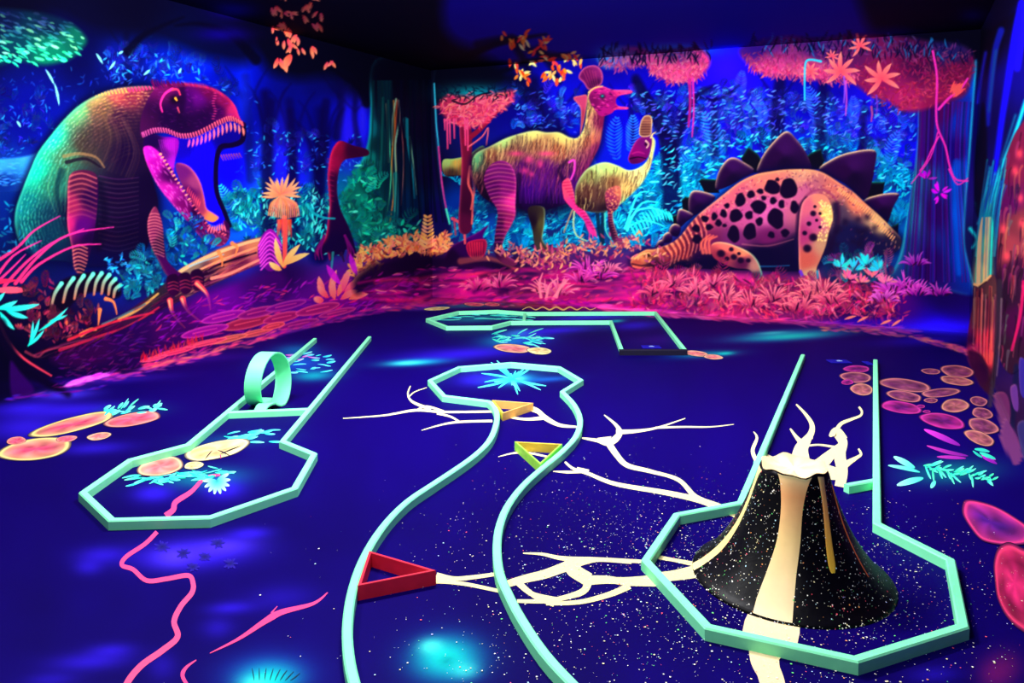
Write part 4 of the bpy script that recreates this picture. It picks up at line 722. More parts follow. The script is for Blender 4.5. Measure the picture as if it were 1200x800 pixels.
SPOTS = [(867.5,234,6,8),(880,227.5,4.6,4.6),(891,224,4,3),(905,219,9,9),(924,220.5,10,13),(895,232,3,3),(906,235,4,4),(889,242.5,9,7.5),(916,239,3.5,5.5),(931,242.5,5.2,7),(909.5,256,9.5,12),(862,252.5,7.5,8),(878,252,4.5,5.4),(890,259.5,4.2,5),(879,271,7.5,10.5),(860,274,7,9.5),(848,250,4,5),(852,241,3.2,3),(837,253.5,3.6,4.5),(826,256.5,4.5,4),(842,261,4,4),(816,267.5,4.8,4.2),(831,266,4.5,3.5),(849,264,2.5,2.3),(904,275,4,4),(920,273,5,4.5),(817,280,6,5),(911,210,2.5,2)]
clip(None)
for k_, (x, y, rx, ry) in enumerate(SPOTS):
    t = np.linspace(0, 2 * PI, 9, endpoint=False); P = np.stack([x + rx * np.cos(t) * (1 + .14 * np.sin(3 * t + x)), y + ry * np.sin(t) * (1 + .12 * np.cos(2 * t + y))], 1); fill(P, (20,5,42), ID('steg', 'spot%d' % k_), soft=.9)
glow(759, 299, 4, 2.6, (20,5,20), .95); stroke([(755,298),(760,296),(764,299)], .8, .6, (250,190,120), .9, ID('steg', 'head_marking')); stroke([(741,309),(752,311),(766,309)], .9, .6, (60,14,40), .9); stroke([(744,303),(750,299),(756,296)], 1.2, .7, (250,180,120), .8, ID('steg', 'head_marking')); stroke([(742,312),(752,314),(764,313)], 1, .6, (230,110,90), .8)
for k in range(3): stroke([(824 + 4 * k, 296), (822 + 4.6 * k, 284 - k), (832 + 4 * k, 275 + k)], 2, 1, (235,110,90), .75, ID('steg', 'shoulder'), soft=.9)
m = fill([(833,289),(838,284),(850,284),(865,289),(879,296),(888,306),(893,320),(897,340),(894,344),(887,339),(884,326),(878,316),(862,314),(848,309),(836,301)], [(850,288,230,110,100),(870,295,235,130,100),(845,300,140,44,70),(870,308,90,24,70),(885,312,180,120,110),(890,330,60,150,140),(886,325,60,40,80)], ID('steg', 'leg1'), rim=[((255,190,140), 1.6, .2, -1, .8), ((90,220,190), 1.2, 1, 0, .7)])
for (x, y, r) in ((845,297,5),(857,292,3),(860,301,4),(866,297,2.4),(868,305,4),(852,303,3),(877,305,3)): glow(x, y, r, r * .9, (24,5,44), .95, pw=5)
stroke([(938,262),(940,240),(948,227),(962,222),(976,229),(983,245),(982,262)], 2, 1, (150,60,100), .7, soft=1.2); stroke([(935,275),(937,245),(945,232)], 3, 2, (26,6,50), .7, soft=1.5); stroke([(980,240),(981,262),(973,290)], 4, 3, (26,8,50), .7, soft=2)
m = fill([(939,242),(946,231),(957,227),(968,230),(974,241),(976,256),(971,274),(967,290),(961,305),(957,316),(957,340),(950,345),(944,340),(940,330),(937,318),(936,300),(936,270)], [(945,240,205,100,120),(960,232,220,130,110),(970,250,235,180,110),(955,260,190,80,130),(942,275,170,60,110),(965,285,190,140,110),(945,305,190,90,80),(952,325,200,160,120),(946,338,150,110,110)], ID('steg', 'leg2'), rim=[((250,170,150), 1.5, -1, 0, .6)])
clip(m)
for (x, y) in scatter([(958,230),(974,240),(975,258),(966,285),(958,280),(964,255)], 90): leaf(x, y, random.uniform(0, 6), 2, .9, jit((255,220,140)), 0, .75, ID('steg', 'leg2'))
clip(None)
for (x, y, r) in ((953,250,3.6),(961,250,2),(955,242,2),(957,258,2),(943,273,3),(948,262,3),(953,278,5),(946,291,5),(961,266,2)): glow(x, y, r, r * .95, (24,5,44), .95, pw=5)
stroke([(938,318),(945,333),(948,344)], 2, 1.2, (90,40,200), .8); stroke([(958,318),(958,332)], 1.6, 1, (40,170,190), .8)

# -- right tree
T('righttree', 'painted_tree', 'purple painted tree trunk edged in cyan beside the room corner', 'painted tree')
i_ = ID('righttree', 'trunk')
TRR = [(1078,122),(1090,112),(1110,112),(1130,100),(1144,70),(1141,120),(1137,180),(1132,235),(1130,280),(1134,305),(1141,332),(1138,346),(1100,338),(1060,332),(1032,334),(1046,318),(1056,295),(1064,250),(1072,200),(1076,160)]
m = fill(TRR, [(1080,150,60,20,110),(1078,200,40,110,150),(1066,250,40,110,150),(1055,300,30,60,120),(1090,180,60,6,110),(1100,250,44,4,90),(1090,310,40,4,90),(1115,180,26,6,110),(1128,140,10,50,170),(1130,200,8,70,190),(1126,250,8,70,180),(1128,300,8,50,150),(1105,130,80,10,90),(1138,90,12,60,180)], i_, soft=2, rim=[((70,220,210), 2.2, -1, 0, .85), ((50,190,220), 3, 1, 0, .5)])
clip(m)
for k in range(70): x = random.uniform(1072, 1138); stroke([(x, 120), (x - 3, 200), (x + (x - 1100) * .4 - 4, 330)], .9, .6, jit(random.choice(((110,20,150),(16,3,50),(30,60,180),(70,8,110))), 16), .4, i_)
stroke([(1121,190),(1120,250),(1124,320)], 4, 3, (10,90,200), .6, soft=2); stroke([(1144,72),(1141,120),(1136,180),(1132,240),(1131,285),(1140,330)], 1.3, 1.0, (60,215,225), .6, i_, soft=1.4)
clip(None)
# -- pink tree canopies on the back wall
T('canopy', 'painted_foliage', 'coral pink painted tree crown hanging beside the crested dinosaur', 'painted plant')
T('canopy2', 'painted_foliage', 'long coral pink painted canopy above the stegosaur', 'painted plant')
def fluff(key, P, n, lo, hi, up=(60, 14, 60), y0=0, y1=1, down=True):
    for (x, y) in scatter(P, n):
        t = min(max((y - y0) / (y1 - y0), 0), 1); c = mixc(up, mixc(lo, hi, random.random()), t ** .8)
        leaf(x, y, random.uniform(.3, 2.8) if down else random.uniform(0, 6.2), random.uniform(5, 10), random.uniform(.6, 1.1), mixc(jit(c), (70, 6, 70), .5), random.uniform(-.9, .9), .8, ID(key), col1=jit(c))
glow(790, 58, 44, 8, (20,140,190), .8); glow(715, 62, 20, 10, (40,130,190), .8)
C1 = [(758,68),(770,60),(800,56),(822,58),(832,70),(828,82),(815,92),(795,97),(775,92),(762,84)]
fill(C1, [(790,62,70,40,110),(790,85,235,90,130),(820,75,220,70,120),(770,80,200,70,120)], ID('canopy'), soft=2.5, alpha=.9); fluff('canopy', C1, 300, (220,60,110), (255,150,160), (90,50,120), 56, 76)
fill([(700,68),(712,56),(740,54),(758,58),(762,70),(745,78),(725,80),(708,80)], [(715,68,70,120,190),(745,70,180,60,120),(728,76,120,80,160)], ID('canopy'), soft=2.5, alpha=.85); fluff('canopy', [(702,66),(715,56),(755,58),(758,74),(730,80),(708,78)], 120, (170,70,140), (240,130,150), (60,150,200), 54, 70)
stroke([(808,94),(809,120),(807,148)], 2, 1.4, (190,40,130), .85, ID('canopy')); stroke([(812,92),(813,130),(811,160)], 1.3, .8, (225,60,160), .85, ID('canopy'))
for (x, y) in scatter([(700,48),(835,46),(835,68),(700,70)], 90): leaf(x, y, random.uniform(.9, 2.2), random.uniform(8, 15), .9, (8,4,50), random.uniform(-.8, .8), .85)
C2 = [(866,60),(885,48),(920,42),(960,44),(1000,40),(1050,42),(1090,48),(1130,54),(1142,72),(1138,95),(1130,112),(1110,118),(1085,128),(1060,130),(1040,118),(1020,112),(1000,98),(975,92),(950,94),(925,88),(900,88),(880,78)]
fill(C2, [(890,55,50,20,110),(900,80,225,80,130),(950,84,220,80,120),(960,55,70,26,100),(1000,60,110,30,90),(1030,90,150,30,80),(1060,120,180,40,90),(1080,70,80,16,70),(1110,60,40,30,100),(1120,90,120,24,70),(1100,115,150,30,80)], ID('canopy2'), soft=3, alpha=.9)
fluff('canopy2', [(868,62),(900,58),(980,70),(1010,85),(1000,97),(950,93),(900,88),(880,78)], 420, (225,60,110), (255,140,160), (120,40,110), 58, 78)
fluff('canopy2', [(1000,75),(1060,70),(1140,70),(1136,100),(1110,118),(1060,130),(1020,112)], 420, (170,30,70), (240,90,110), (120,24,80), 66, 110, False)
fluff('canopy2', [(885,48),(1000,42),(1090,50),(1140,62),(1130,72),(1000,68),(890,62)], 210, (200,60,110), (240,90,110), (60,60,140), 44, 90, False)
for (x, y) in scatter([(880,36),(1010,34),(1140,48),(1140,66),(1000,62),(880,56)], 170): leaf(x, y, random.uniform(.9, 2.2), random.uniform(7, 14), .9, random.choice(((8,4,60),(6,3,40),(30,110,170),(10,6,70))), random.uniform(-.8, .8), .8)
for (x, y, r, up) in ((985,84,22,0),(1033,92,24,-.2),(1008,54,14,-.3),(975,66,8,.5),(950,84,12,.4)):
    for k in range(7): a = -PI / 2 + up + (k - 3) * .75; leaf(x, y, a, r * random.uniform(.8, 1.1), 2.6 * r / 22, (245,80,100), .3, 1, ID('canopy2'), col1=(255,140,130))
for (x, y0, y1, c) in ((989,90,120,(150,90,220)),(991,95,135,(210,90,200)),(1027,112,135,(120,60,190)),(1021,125,142,(210,90,150))): stroke([(x, y0), (x + 1, (y0 + y1) / 2), (x, y1)], 1.2, .8, c, .8)
stroke([(962,72),(950,70),(944,74),(943,95),(943,117)], 1.4, 1, (60,200,225), .95)
for P, w_ in (([(1093,60),(1098,90),(1097,130),(1099,150),(1108,172),(1113,195),(1120,210),(1134,212)],1.4),([(1100,160),(1092,175),(1085,190),(1078,200)],1),([(1099,155),(1090,185),(1068,215)],.8),([(1112,198),(1122,216),(1134,209)],.9),([(1100,128),(1112,115),(1125,105),(1134,92)],1.6)): stroke(P, w_, w_ * .7, (235,60,170), .95, ID('righttree', 'vine'))
for k in range(14): leaf(1115 + random.uniform(-3, 6), 110 + random.uniform(-4, 4), -.6 + random.uniform(-.7, .5), 14, 1.4, (255,90,90), .3, .9, ID('righttree', 'vine'))
bush(1101, 226, 12, (215,40,220), 14, 8, fan=6)
bush(1085, 210, 9, (180,30,190), 8, 8)
# -- flowers of the pink ground along the back wall
def bank(x): return np.interp(x, [420, 500, 560, 640, 720, 800, 900, 1000, 1060], [325, 312, 316, 312, 312, 322, 330, 332, 345])
def foot(x): return np.interp(x, [420, 500, 740, 1060, 1140], [366, 354, 366, 386, 390])
for k in range(150):                          # airbrushed streaks of the bank
    x = random.uniform(420, 780); y = random.uniform(bank(x) + 4, foot(x)); c = mixc((150, 16, 140), (255, 50, 110), random.random()) if random.random() < .72 else (40, 5, 70)
    stroke([(x, y), (x + 22, y - 3 + random.uniform(-4, 4)), (x + random.uniform(40, 70), y - 2 + random.uniform(-5, 5))], random.uniform(1, 3), .6, jit(c), .5, soft=1.8)
thicket([(740,322),(800,328),(900,334),(985,330),(1040,345),(1050,378),(900,368),(760,360)], 170, [(250,80,110),(255,110,130),(230,60,120),(255,130,140)], (8,14), dark=(60,6,60), dk=.55, wd=1.5)
for k in range(1100):
    x = random.uniform(425, 1060); y = random.uniform(bank(x), foot(x) + 2)
    if x < 740 and random.random() < .6: continue
    t = (y - bank(x)) / (foot(x) - bank(x))
    base = mixc((200, 30, 170), (250, 60, 110), min(max((x - 430) / 200, 0), 1)); c = mixc((60, 8, 70), base, random.random() ** .6)
    if random.random() < .14: c = (255, 130, 150)
    leaf(x, y, random.uniform(-2.9, -.2) if x > 740 else random.uniform(-.7, .3), random.uniform(5, 13), random.uniform(.7, 1.6), jit(c, 18), random.uniform(-.8, .8), random.uniform(.3, .85))
T('pinkplant', 'painted_plant', 'bright pink painted ground plants', 'painted plant')
for (key, lb, pts) in (('pp1', 'magenta painted leafy plant in front of the crested dinosaurs', [(690,318,20,(240,60,190)),(700,326,18,(235,50,200)),(680,330,16,(230,50,160)),(712,318,14,(250,120,150))]), ('pp2', 'coral painted grass plants below the stegosaur head', [(790,335,18,(250,90,120)),(815,345,18,(255,110,130)),(770,345,16,(245,70,110)),(835,335,16,(240,90,120))]), ('pp3', 'coral painted fan leaves below the stegosaur belly', [(850,352,18,(255,120,130)),(880,358,18,(250,90,110)),(905,352,18,(255,110,120)),(925,362,14,(240,80,100))]), ('pp4', 'large coral painted leaf mound at the stegosaur hind foot', [(950,350,24,(255,110,110)),(965,342,24,(255,120,120)),(975,355,20,(245,90,110)),(940,362,18,(250,100,110))]), ('pp5', 'magenta painted spiky plant at the foot of the purple tree', [(1045,345,24,(235,60,220)),(1062,338,18,(215,50,210)),(1075,345,16,(220,50,200)),(1035,352,14,(225,80,210)),(1100,345,14,(170,30,180)),(1072,310,14,(150,30,190))]), ('pp6', 'salmon painted grass tufts between the far lane and wall', [(585,335,16,(250,90,140)),(640,345,20,(255,110,130)),(655,345,20,(255,110,150)),(560,338,14,(240,70,130))])):
    T(key, 'painted_plant', lb, 'painted plant')
    for (x, y, r, c) in pts:
        for k in np.linspace(0, 12, 17): a = -PI / 2 + (k - 6) * .23 + random.uniform(-.12, .12); leaf(x + (k - 6) * 1.3 + random.uniform(-2, 2), y + random.uniform(-3, 2), a, r * random.uniform(.5, 1.15), 1.05, mixc(jit(c), (90, 8, 80), .5), (k - 6) * .22, 1, ID(key), col1=mixc(c, (255, 200, 200), .35))
        for k in range(2): leaf(x + random.uniform(-8, 8), y + 2, random.uniform(-2.6, -.5), r * .6, 1, (50,6,50), .3, .8)
THINGS.pop('pinkplant')
thicket([(975,305),(1030,300),(1050,318),(1030,335),(980,330)], 40, [(40,180,200),(60,200,210),(230,110,150),(200,80,170)], (8,12), dark=(8,6,50), wd=1.3)
for (x, y) in ((1000,318),(1015,312),(985,314),(1030,318)): bush(x, y, 14, (60,200,210), 14, 9); bush(x + 8, y + 14, 12, (230,110,140), 12, 9)
for (x, y, n) in ((600,296,40),(640,300,46),(665,295,40),(690,290,40),(735,285,40),(620,306,30),(650,312,40),(720,296,30),(760,300,20)):
    for k in range(n): c = random.choice(((220,130,110),(180,80,110),(240,160,120),(150,50,100))); leaf(x + random.gauss(0, 13), y + random.gauss(0, 5), random.uniform(-2.9, -.2), random.uniform(5, 9), 1.2, jit(c), random.uniform(-.7, .7), .85)
for P in ([(634,348),(632,332),(636,320)], [(640,350),(644,334),(654,326)], [(652,348),(658,334),(668,332)], [(648,350),(662,330),(660,328)]): stroke(P, 1.8, .6, (255,130,150), .95, ID('pp6'))
fringe([(470,360),(540,353),(620,352),(700,358)], 170, [(190,30,150),(230,50,120),(140,20,140)], 2.2)
fringe([(690,357),(760,366),(850,373),(960,379),(1065,387)], 260, [(240,90,190),(230,60,140),(200,40,150)], 1.3, (8, 22))
fringe([(960,384),(1040,390),(1100,402),(1138,414)], 130, [(220,70,130),(240,130,110),(150,40,150)], 2.2)
glow(1100, 383, 60, 8, (50,30,230), .8); glow(1010, 378, 60, 5, (60,10,170), .6)
for (x, y, a) in ((990,374,-.3),(1005,377,-.5),(1032,380,-.4),(1045,382,-.6)): leaf(x, y, a, 14, 1.4, (255,130,110), .2, .95)
# -- right wall
T('broken', 'painted_stump', 'broken painted tree stump glowing coral at its foot on the right wall', 'painted tree')
T('rockface', 'painted_rock', 'rough brown and purple painted rock face on the right wall', 'painted rock')
for P, w0, w1, c, a in (([(1173,36),(1166,60),(1161,100),(1157,145)],4,3,(24,36,170),.9),([(1167,60),(1163,90),(1159,130)],2,1.5,(30,100,150),.6),([(1198,4),(1190,40),(1182,90),(1174,140),(1168,185),(1163,215)],5,3,(28,20,215),.95),([(1210,-20),(1200,30),(1192,80)],5,4,(30,20,200),.9),([(1155,62),(1150,90),(1146,120)],2,1.5,(40,40,190),.8),
        ([(1202,118),(1190,155),(1178,185),(1170,205),(1163,230),(1155,255)],2.2,2.6,(40,190,205),.95),([(1190,135),(1182,160),(1172,190)],1.4,1,(20,110,150),.8),([(1160,240),(1158,255),(1156,270)],1.4,1.2,(110,240,140),.95),([(1144,238),(1149,252),(1146,262)],1.2,1,(50,200,200),.9),([(1137,268),(1145,280),(1140,290)],2.2,1.2,(40,190,190),.9)):
    stroke(P, w0, w1, c, a, soft=1.6)
fill([(1152,120),(1156,150),(1156,200),(1150,250),(1143,245),(1142,190),(1147,150)], (3,2,22), soft=2, alpha=.9)
RF = [(1183,172),(1194,150),(1215,130),(1290,110),(1320,300),(1320,470),(1230,430),(1205,425),(1186,438),(1172,420),(1166,370),(1168,310),(1172,250),(1176,200)]
m = fill(RF, [(1190,190,110,26,60),(1180,240,90,14,80),(1195,260,120,50,60),(1178,290,150,60,70),(1195,320,60,14,50),(1176,340,40,16,40),(1190,380,70,10,60),(1180,410,50,20,44),(1240,250,80,20,60),(1240,380,50,10,60)], ID('rockface'), soft=1.4)
clip(m)
for k in range(230):
    x = random.uniform(1168, 1300); y = random.uniform(150, 430); stroke([(x, y), (x - 1 + random.uniform(-2, 2), y + 8), (x - 3, y + random.uniform(14, 34))], random.uniform(.7, 2.2), .5, jit(random.choice(((190,80,90),(150,40,110),(30,6,40),(20,4,36),(170,100,90),(110,100,110))), 20), .5, ID('rockface'))
for (x, y) in ((1176,268),(1180,300),(1196,232),(1198,262),(1195,180),(1190,200)): glow(x, y, 4, 6, (235,80,90), .7)
stroke([(1200,330),(1196,370),(1186,410)], 2, 1.5, (200,30,90), .8)
clip(None)
for k in range(40): x = random.uniform(1148, 1172); stroke([(x + 8, 200 + random.uniform(-15, 20)), (x, 245), (x - 6, 300)], .9, .5, jit(random.choice(((30,160,190),(20,90,170),(40,200,190),(16,30,120)))), .5)
m = fill([(1150,258),(1158,246),(1164,262),(1163,300),(1162,325),(1155,335),(1142,334),(1144,300)], [(1152,260,20,130,150),(1150,290,90,180,130),(1150,320,200,200,130),(1160,300,140,150,120)], ID('broken', 'splintered_top'), soft=5)
clip(m)
for k in range(30): x = random.uniform(1142, 1164); stroke([(x + 2, 255), (x, 300), (x - 1, 332)], .8, .6, jit(random.choice(((40,220,190),(210,200,140),(60,120,150),(230,160,120)))), .6, ID('broken', 'splintered_top'))
clip(None)
m = fill([(1141,335),(1148,337),(1156,330),(1162,322),(1168,330),(1168,380),(1165,430),(1163,462),(1152,456),(1142,440),(1133,412),(1136,380),(1140,355)], [(1150,350,60,24,50),(1160,345,100,60,60),(1150,375,110,50,60),(1150,398,235,50,80),(1160,400,225,70,80),(1142,405,200,40,100),(1158,420,240,80,80),(1150,432,60,10,50),(1160,450,50,14,40),(1138,400,60,10,70)], ID('broken', 'stump'), soft=1)
clip(m)
for k in range(46): x = random.uniform(1138, 1168); stroke([(x + 1, 335 + random.uniform(0, 20)), (x, 375), (x - 1, 400 + random.uniform(-20, 26))], .8, .3, jit(random.choice(((210,150,130),(40,8,40),(230,100,90),(90,40,60)))), .5, ID('broken', 'stump'))
fill([(1134,412),(1148,414),(1156,426),(1158,440),(1152,452),(1142,440)], (44,6,50), soft=1.5, alpha=.85)
clip(None)
stroke([(1142,333),(1149,334),(1155,329),(1161,323)], 1.6, 1.2, (255,180,120), .95, ID('broken', 'stump')); stroke([(1148,336),(1156,330)], 1, .8, (20,4,30), .9)
stroke([(1172,330),(1170,380),(1166,430),(1160,475)], 3.4, 2.4, (60,44,60), .85, soft=1.2); stroke([(1174,350),(1172,400),(1168,440)], 1.2, .8, (150,120,130), .6)
stroke([(1192,430),(1188,470),(1185,520)], 3.5, 3, (16,20,60), .85, soft=1.6)
T('wallstones', 'painted_stones', 'pinkish brown painted boulders along the foot of the right wall', 'painted rock')
for P, c in (([(1165,462),(1178,460),(1184,475),(1183,500),(1174,498),(1168,480)],(130,60,110)),([(1184,455),(1192,452),(1194,480),(1188,478)],(120,70,150)),([(1178,490),(1186,500),(1194,515),(1198,535),(1190,545),(1180,530),(1172,510)],(130,60,120)),([(1192,500),(1205,495),(1215,530),(1204,545)],(60,60,120)),([(1195,420),(1206,430),(1206,465),(1196,460)],(60,50,150)),([(1206,500),(1240,490),(1250,580),(1215,580)],(100,50,110))):
    fill(P, mixc(c, (30, 6, 50), .2), ID('wallstones'), rim=(mixc(c, (240,150,130), .5), 1.6, -.4, -.6, .8))

# last glaze: richer, deeper colour above the floor
wl = np.clip((base_y - YY) / 6, 0, 1)[..., None]
lum = IMG.max(-1, keepdims=True) / 255.0
gr_ = IMG.mean(-1, keepdims=True)
rich = np.clip((gr_ + (IMG - gr_) * 1.22) * np.clip(0.72 + 0.42 * lum, 0, 1.1), 0, 255)
IMG[:] = IMG * (1 - wl) + rich * wl
# ------------------------------------------------------------------ carry the painting to the room's surfaces
IMG = np.clip(IMG, 0, 255); LIN = s2l(IMG).astype(np.float32)
M_mural = paint_mat('mural_paint', 0.8, 0.04, 0.10, 90)
M_floor = paint_mat('floor_paint', 0.6, 0.02, 0.06, 60)
def sample(px, py, nearest=False):
    x = np.clip((px - PX0) * S - 0.5, 0, CWd - 1.001); y = np.clip((py - PY0) * S - 0.5, 0, CHt - 1.001)
    xi = x.astype(int); yi = y.astype(int)
    if nearest: return IDM[np.rint(y).astype(int), np.rint(x).astype(int)]
    fx = (x - xi)[..., None]; fy = (y - yi)[..., None]
    return (LIN[yi, xi] * (1 - fx) + LIN[yi, xi + 1] * fx) * (1 - fy) + (LIN[yi + 1, xi] * (1 - fx) + LIN[yi + 1, xi + 1] * fx) * fy
KEYOF = {k: t for (t, _), k in IDS.items()}
PIECES = {}                                   # id -> list of (verts, quads, cols)
def surface(name, P3, nrm, material, split=True):
    """P3: (rows, cols, 3) lattice of a surface. Builds the surface and cuts out the painted figures as their own paint layer."""
    R, Cn, _ = P3.shape; px, py = to_px(P3[..., 0], P3[..., 1], P3[..., 2])
    front = (P3[..., 1] * math.cos(PH) - (P3[..., 2] - HC) * math.sin(PH)) > 0.3
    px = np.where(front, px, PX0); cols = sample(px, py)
    idx = np.arange(R * Cn).reshape(R, Cn)
    Q = np.stack([idx[:-1, :-1], idx[:-1, 1:], idx[1:, 1:], idx[1:, :-1]], -1).reshape(-1, 4)
    # orient to the room side
    a, b, c = P3.reshape(-1, 3)[Q[0, 0]], P3.reshape(-1, 3)[Q[0, 1]], P3.reshape(-1, 3)[Q[0, 3]]
    if np.dot(np.cross(b - a, c - a), nrm) < 0: Q = Q[:, ::-1]
    V3 = P3.reshape(-1, 3); C3 = cols.reshape(-1, 3)
    o = struct(link(name, quads(name, V3, Q, material, C3)))
    if split:
        m = P3[:-1, :-1] * 0.25 + P3[1:, :-1] * 0.25 + P3[:-1, 1:] * 0.25 + P3[1:, 1:] * 0.25
        mx, my = to_px(m[..., 0], m[..., 1], m[..., 2]); ids = sample(mx, my, True).reshape(-1)
        inside = ((mx > PX0 + 2) & (mx < PX1 - 2) & (my > PY0 + 2) & (my < PY1 - 2)).reshape(-1); ids = np.where(inside, ids, 0)
        for k in np.unique(ids):
            if k == 0 or (name != 'wall_right' and KEYOF[int(k)] in ('broken', 'rockface', 'wallstones')) or (name != 'wall_back' and KEYOF[int(k)] == 'righttree'): continue
            q = Q[ids == k]; u, inv = np.unique(q, return_inverse=True)
            PIECES.setdefault(int(k), []).append((V3[u] + np.asarray(nrm) * 0.002, inv.reshape(-1, 4), C3[u]))
    return o
def hit(x_h, P0, D0):                        # plan point where the sight line through photo column x_h meets the wall line
    a = (x_h - CX) / F * math.cos(PH) / 1.0; dx, dy = a, 1.0
    A = np.array([[dx, -D0[0]], [dy, -D0[1]]]); t, s = np.linalg.solve(A, P0); return s
def hcol(x): return (x - CX) / (F / math.cos(PH))
def svals(xs, P0, D0):
    out = []
    for x in xs:
        A = np.array([[hcol(x), -D0[0]], [1.0, -D0[1]]]); out.append(np.linalg.solve(A, P0)[1])
    return np.array(out)
def wall(name, P0, D0, svals_, zs, nrm):
    g = np.zeros((len(zs), len(svals_), 3)); g[..., 0] = P0[0] + D0[0] * svals_[None]; g[..., 1] = P0[1] + D0[1] * svals_[None]; g[..., 2] = zs[:, None]
    return surface(name, g, nrm, M_mural)
pcx = to_px(np.array([CBL[0]]), np.array([CBL[1]]), np.array([HC]))[0][0]; prx = to_px(np.array([CBR[0]]), np.array([CBR[1]]), np.array([HC]))[0][0]
s = svals(np.arange(pcx, -118, -0.9), CBL, -U); s = np.concatenate([[0], s[1:], np.linspace(s[-1] + 0.1, DEPTH, 40)])
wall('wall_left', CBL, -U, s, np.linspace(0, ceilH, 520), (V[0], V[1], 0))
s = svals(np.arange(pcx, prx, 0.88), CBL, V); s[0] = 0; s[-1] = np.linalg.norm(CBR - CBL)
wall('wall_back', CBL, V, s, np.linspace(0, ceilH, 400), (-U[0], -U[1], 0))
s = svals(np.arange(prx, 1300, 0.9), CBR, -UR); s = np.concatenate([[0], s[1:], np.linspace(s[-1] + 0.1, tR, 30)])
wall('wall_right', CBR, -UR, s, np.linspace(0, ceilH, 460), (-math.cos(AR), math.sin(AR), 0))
# ceiling and floor lattices follow the room
def plan(b):                                  # left and right ends of a line at distance b from the back wall
    l = CBL - U * b; r = CBR - UR * (b / np.dot(UR, U)); return l, r
def level(name, bs, n, z, nrm, material, split):
    g = np.zeros((len(bs), n, 3)); t = np.linspace(0, 1, n)[:, None]
    for i, b in enumerate(bs):
        l, r = plan(b); g[i, :, :2] = l + (r - l) * t; g[i, :, 2] = z
    return surface(name, g, nrm, material, split)
level('ceiling', np.concatenate([np.arange(0, 6.2, 0.022), np.linspace(6.3, DEPTH, 12)]), 330, ceilH, (0, 0, -1), M_mural, True)
level('floor', np.concatenate([np.arange(0, 9.6, 0.018), np.linspace(9.7, DEPTH, 16)]), 400, 0.0, (0, 0, 1), M_floor, False)
M_plain = mat('dark_wall_paint', (8, 5, 40), 0.7, 0.1, 0.3, 3)
struct(link('wall_front', mesh('wall_front', [(*FL, 0), (*FR, 0), (*FR, ceilH), (*FL, ceilH)], [(0, 3, 2, 1)], M_plain)))
# painted figures become objects of their own
ROOTS = {}
def mk(name, k, parent=None):
    vs_, qs, cs = [], [], []; off = 0
    for (v_, q_, c_) in PIECES[k]: vs_.append(v_); qs.append(q_ + off); cs.append(c_); off += len(v_)
    return link(name, quads(name, np.concatenate(vs_), np.concatenate(qs), M_mural, np.concatenate(cs)), parent)
for thing, (nm, label, cat, group) in THINGS.items():
    ks = [(part, k) for (t_, part), k in IDS.items() if t_ == thing and k in PIECES]
    if not ks: continue
    if len(ks) == 1 and ks[0][0] is None: o = mk(nm, ks[0][1])
    else:
        o = empty(nm)
        for part, k in ks:
            pt = mk((part or 'body').rstrip('0123456789'), k, o)
            if part in ('lower_teeth', 'front_teeth', 'root_foliage', 'petals', 'vine'): pt['kind'] = 'stuff'   # dabs too small to pick apart
        zmin = min(v_[:, 2].min() for _, k in ks for (v_, _, _) in PIECES[k])
    tag(o, label, cat, group)
# ------------------------------------------------------------------ the golf course on the floor
RW, RH = 0.040, 0.050
M_kerb = mat('mint_kerb_paint', (134, 255, 188), 0.55, 0.3, 0.04, 14, 0.15)
M_loop = mat('mint_loop_plastic', (120, 255, 182), 0.4, 0.4, 0.03, 10)
M_dark = mat('black_board', (14, 10, 34), 0.6, 0.2, 0.2, 25)
def offset_poly(P, w, closed=False):
    P = np.asarray(P, float); n = len(P); A = []; B = []
    for i in range(n):
        if closed or 0 < i < n - 1:
            d0 = P[i] - P[i - 1]; d1 = P[(i + 1) % n] - P[i]
        elif i == 0: d0 = d1 = P[1] - P[0]
        else: d0 = d1 = P[-1] - P[-2]
        d0 = d0 / np.linalg.norm(d0); d1 = d1 / np.linalg.norm(d1)
        n0 = np.array([-d0[1], d0[0]]); n1 = np.array([-d1[1], d1[0]])
        m = n0 + n1; m = m / max(np.dot(m, n0), 0.35) * 1.0
        if np.linalg.norm(m) > 2.2: m = m / np.linalg.norm(m) * 2.2
        A.append(P[i] + m * w / 2); B.append(P[i] - m * w / 2)
    return np.array(A), np.array(B)
def bar(name, a0, a1, b1, b0, z0, z1, m, parent, bev=0.006):
    # plan quad a0 a1 b1 b0 extruded, with a small bevel along the upper long edges
    a0, a1, b0, b1 = map(np.asarray, (a0, a1, b0, b1))
    def mixp(p, q, t): return p + (q - p) * t
    wd = np.linalg.norm(a0 - b0); t = min(bev / wd, 0.3)
    A0, A1, B0, B1 = mixp(a0, b0, t), mixp(a1, b1, t), mixp(b0, a0, t), mixp(b1, a1, t)
    vs_ = []
    for (p, z) in ((a0, z0), (a0, z1 - bev), (A0, z1), (B0, z1), (b0, z1 - bev), (b0, z0)): vs_.append((*p, z))
    for (p, z) in ((a1, z0), (a1, z1 - bev), (A1, z1), (B1, z1), (b1, z1 - bev), (b1, z0)): vs_.append((*p, z))
    fs = [(i, i + 1, i + 7, i + 6) for i in range(5)] + [(5, 0, 6, 11), (0, 5, 4, 3, 2, 1), (6, 7, 8, 9, 10, 11)]
    return link(name, mesh(name, vs_, fs, m), parent)
def centre(objs_pts): return np.mean(np.asarray(objs_pts), axis=0)
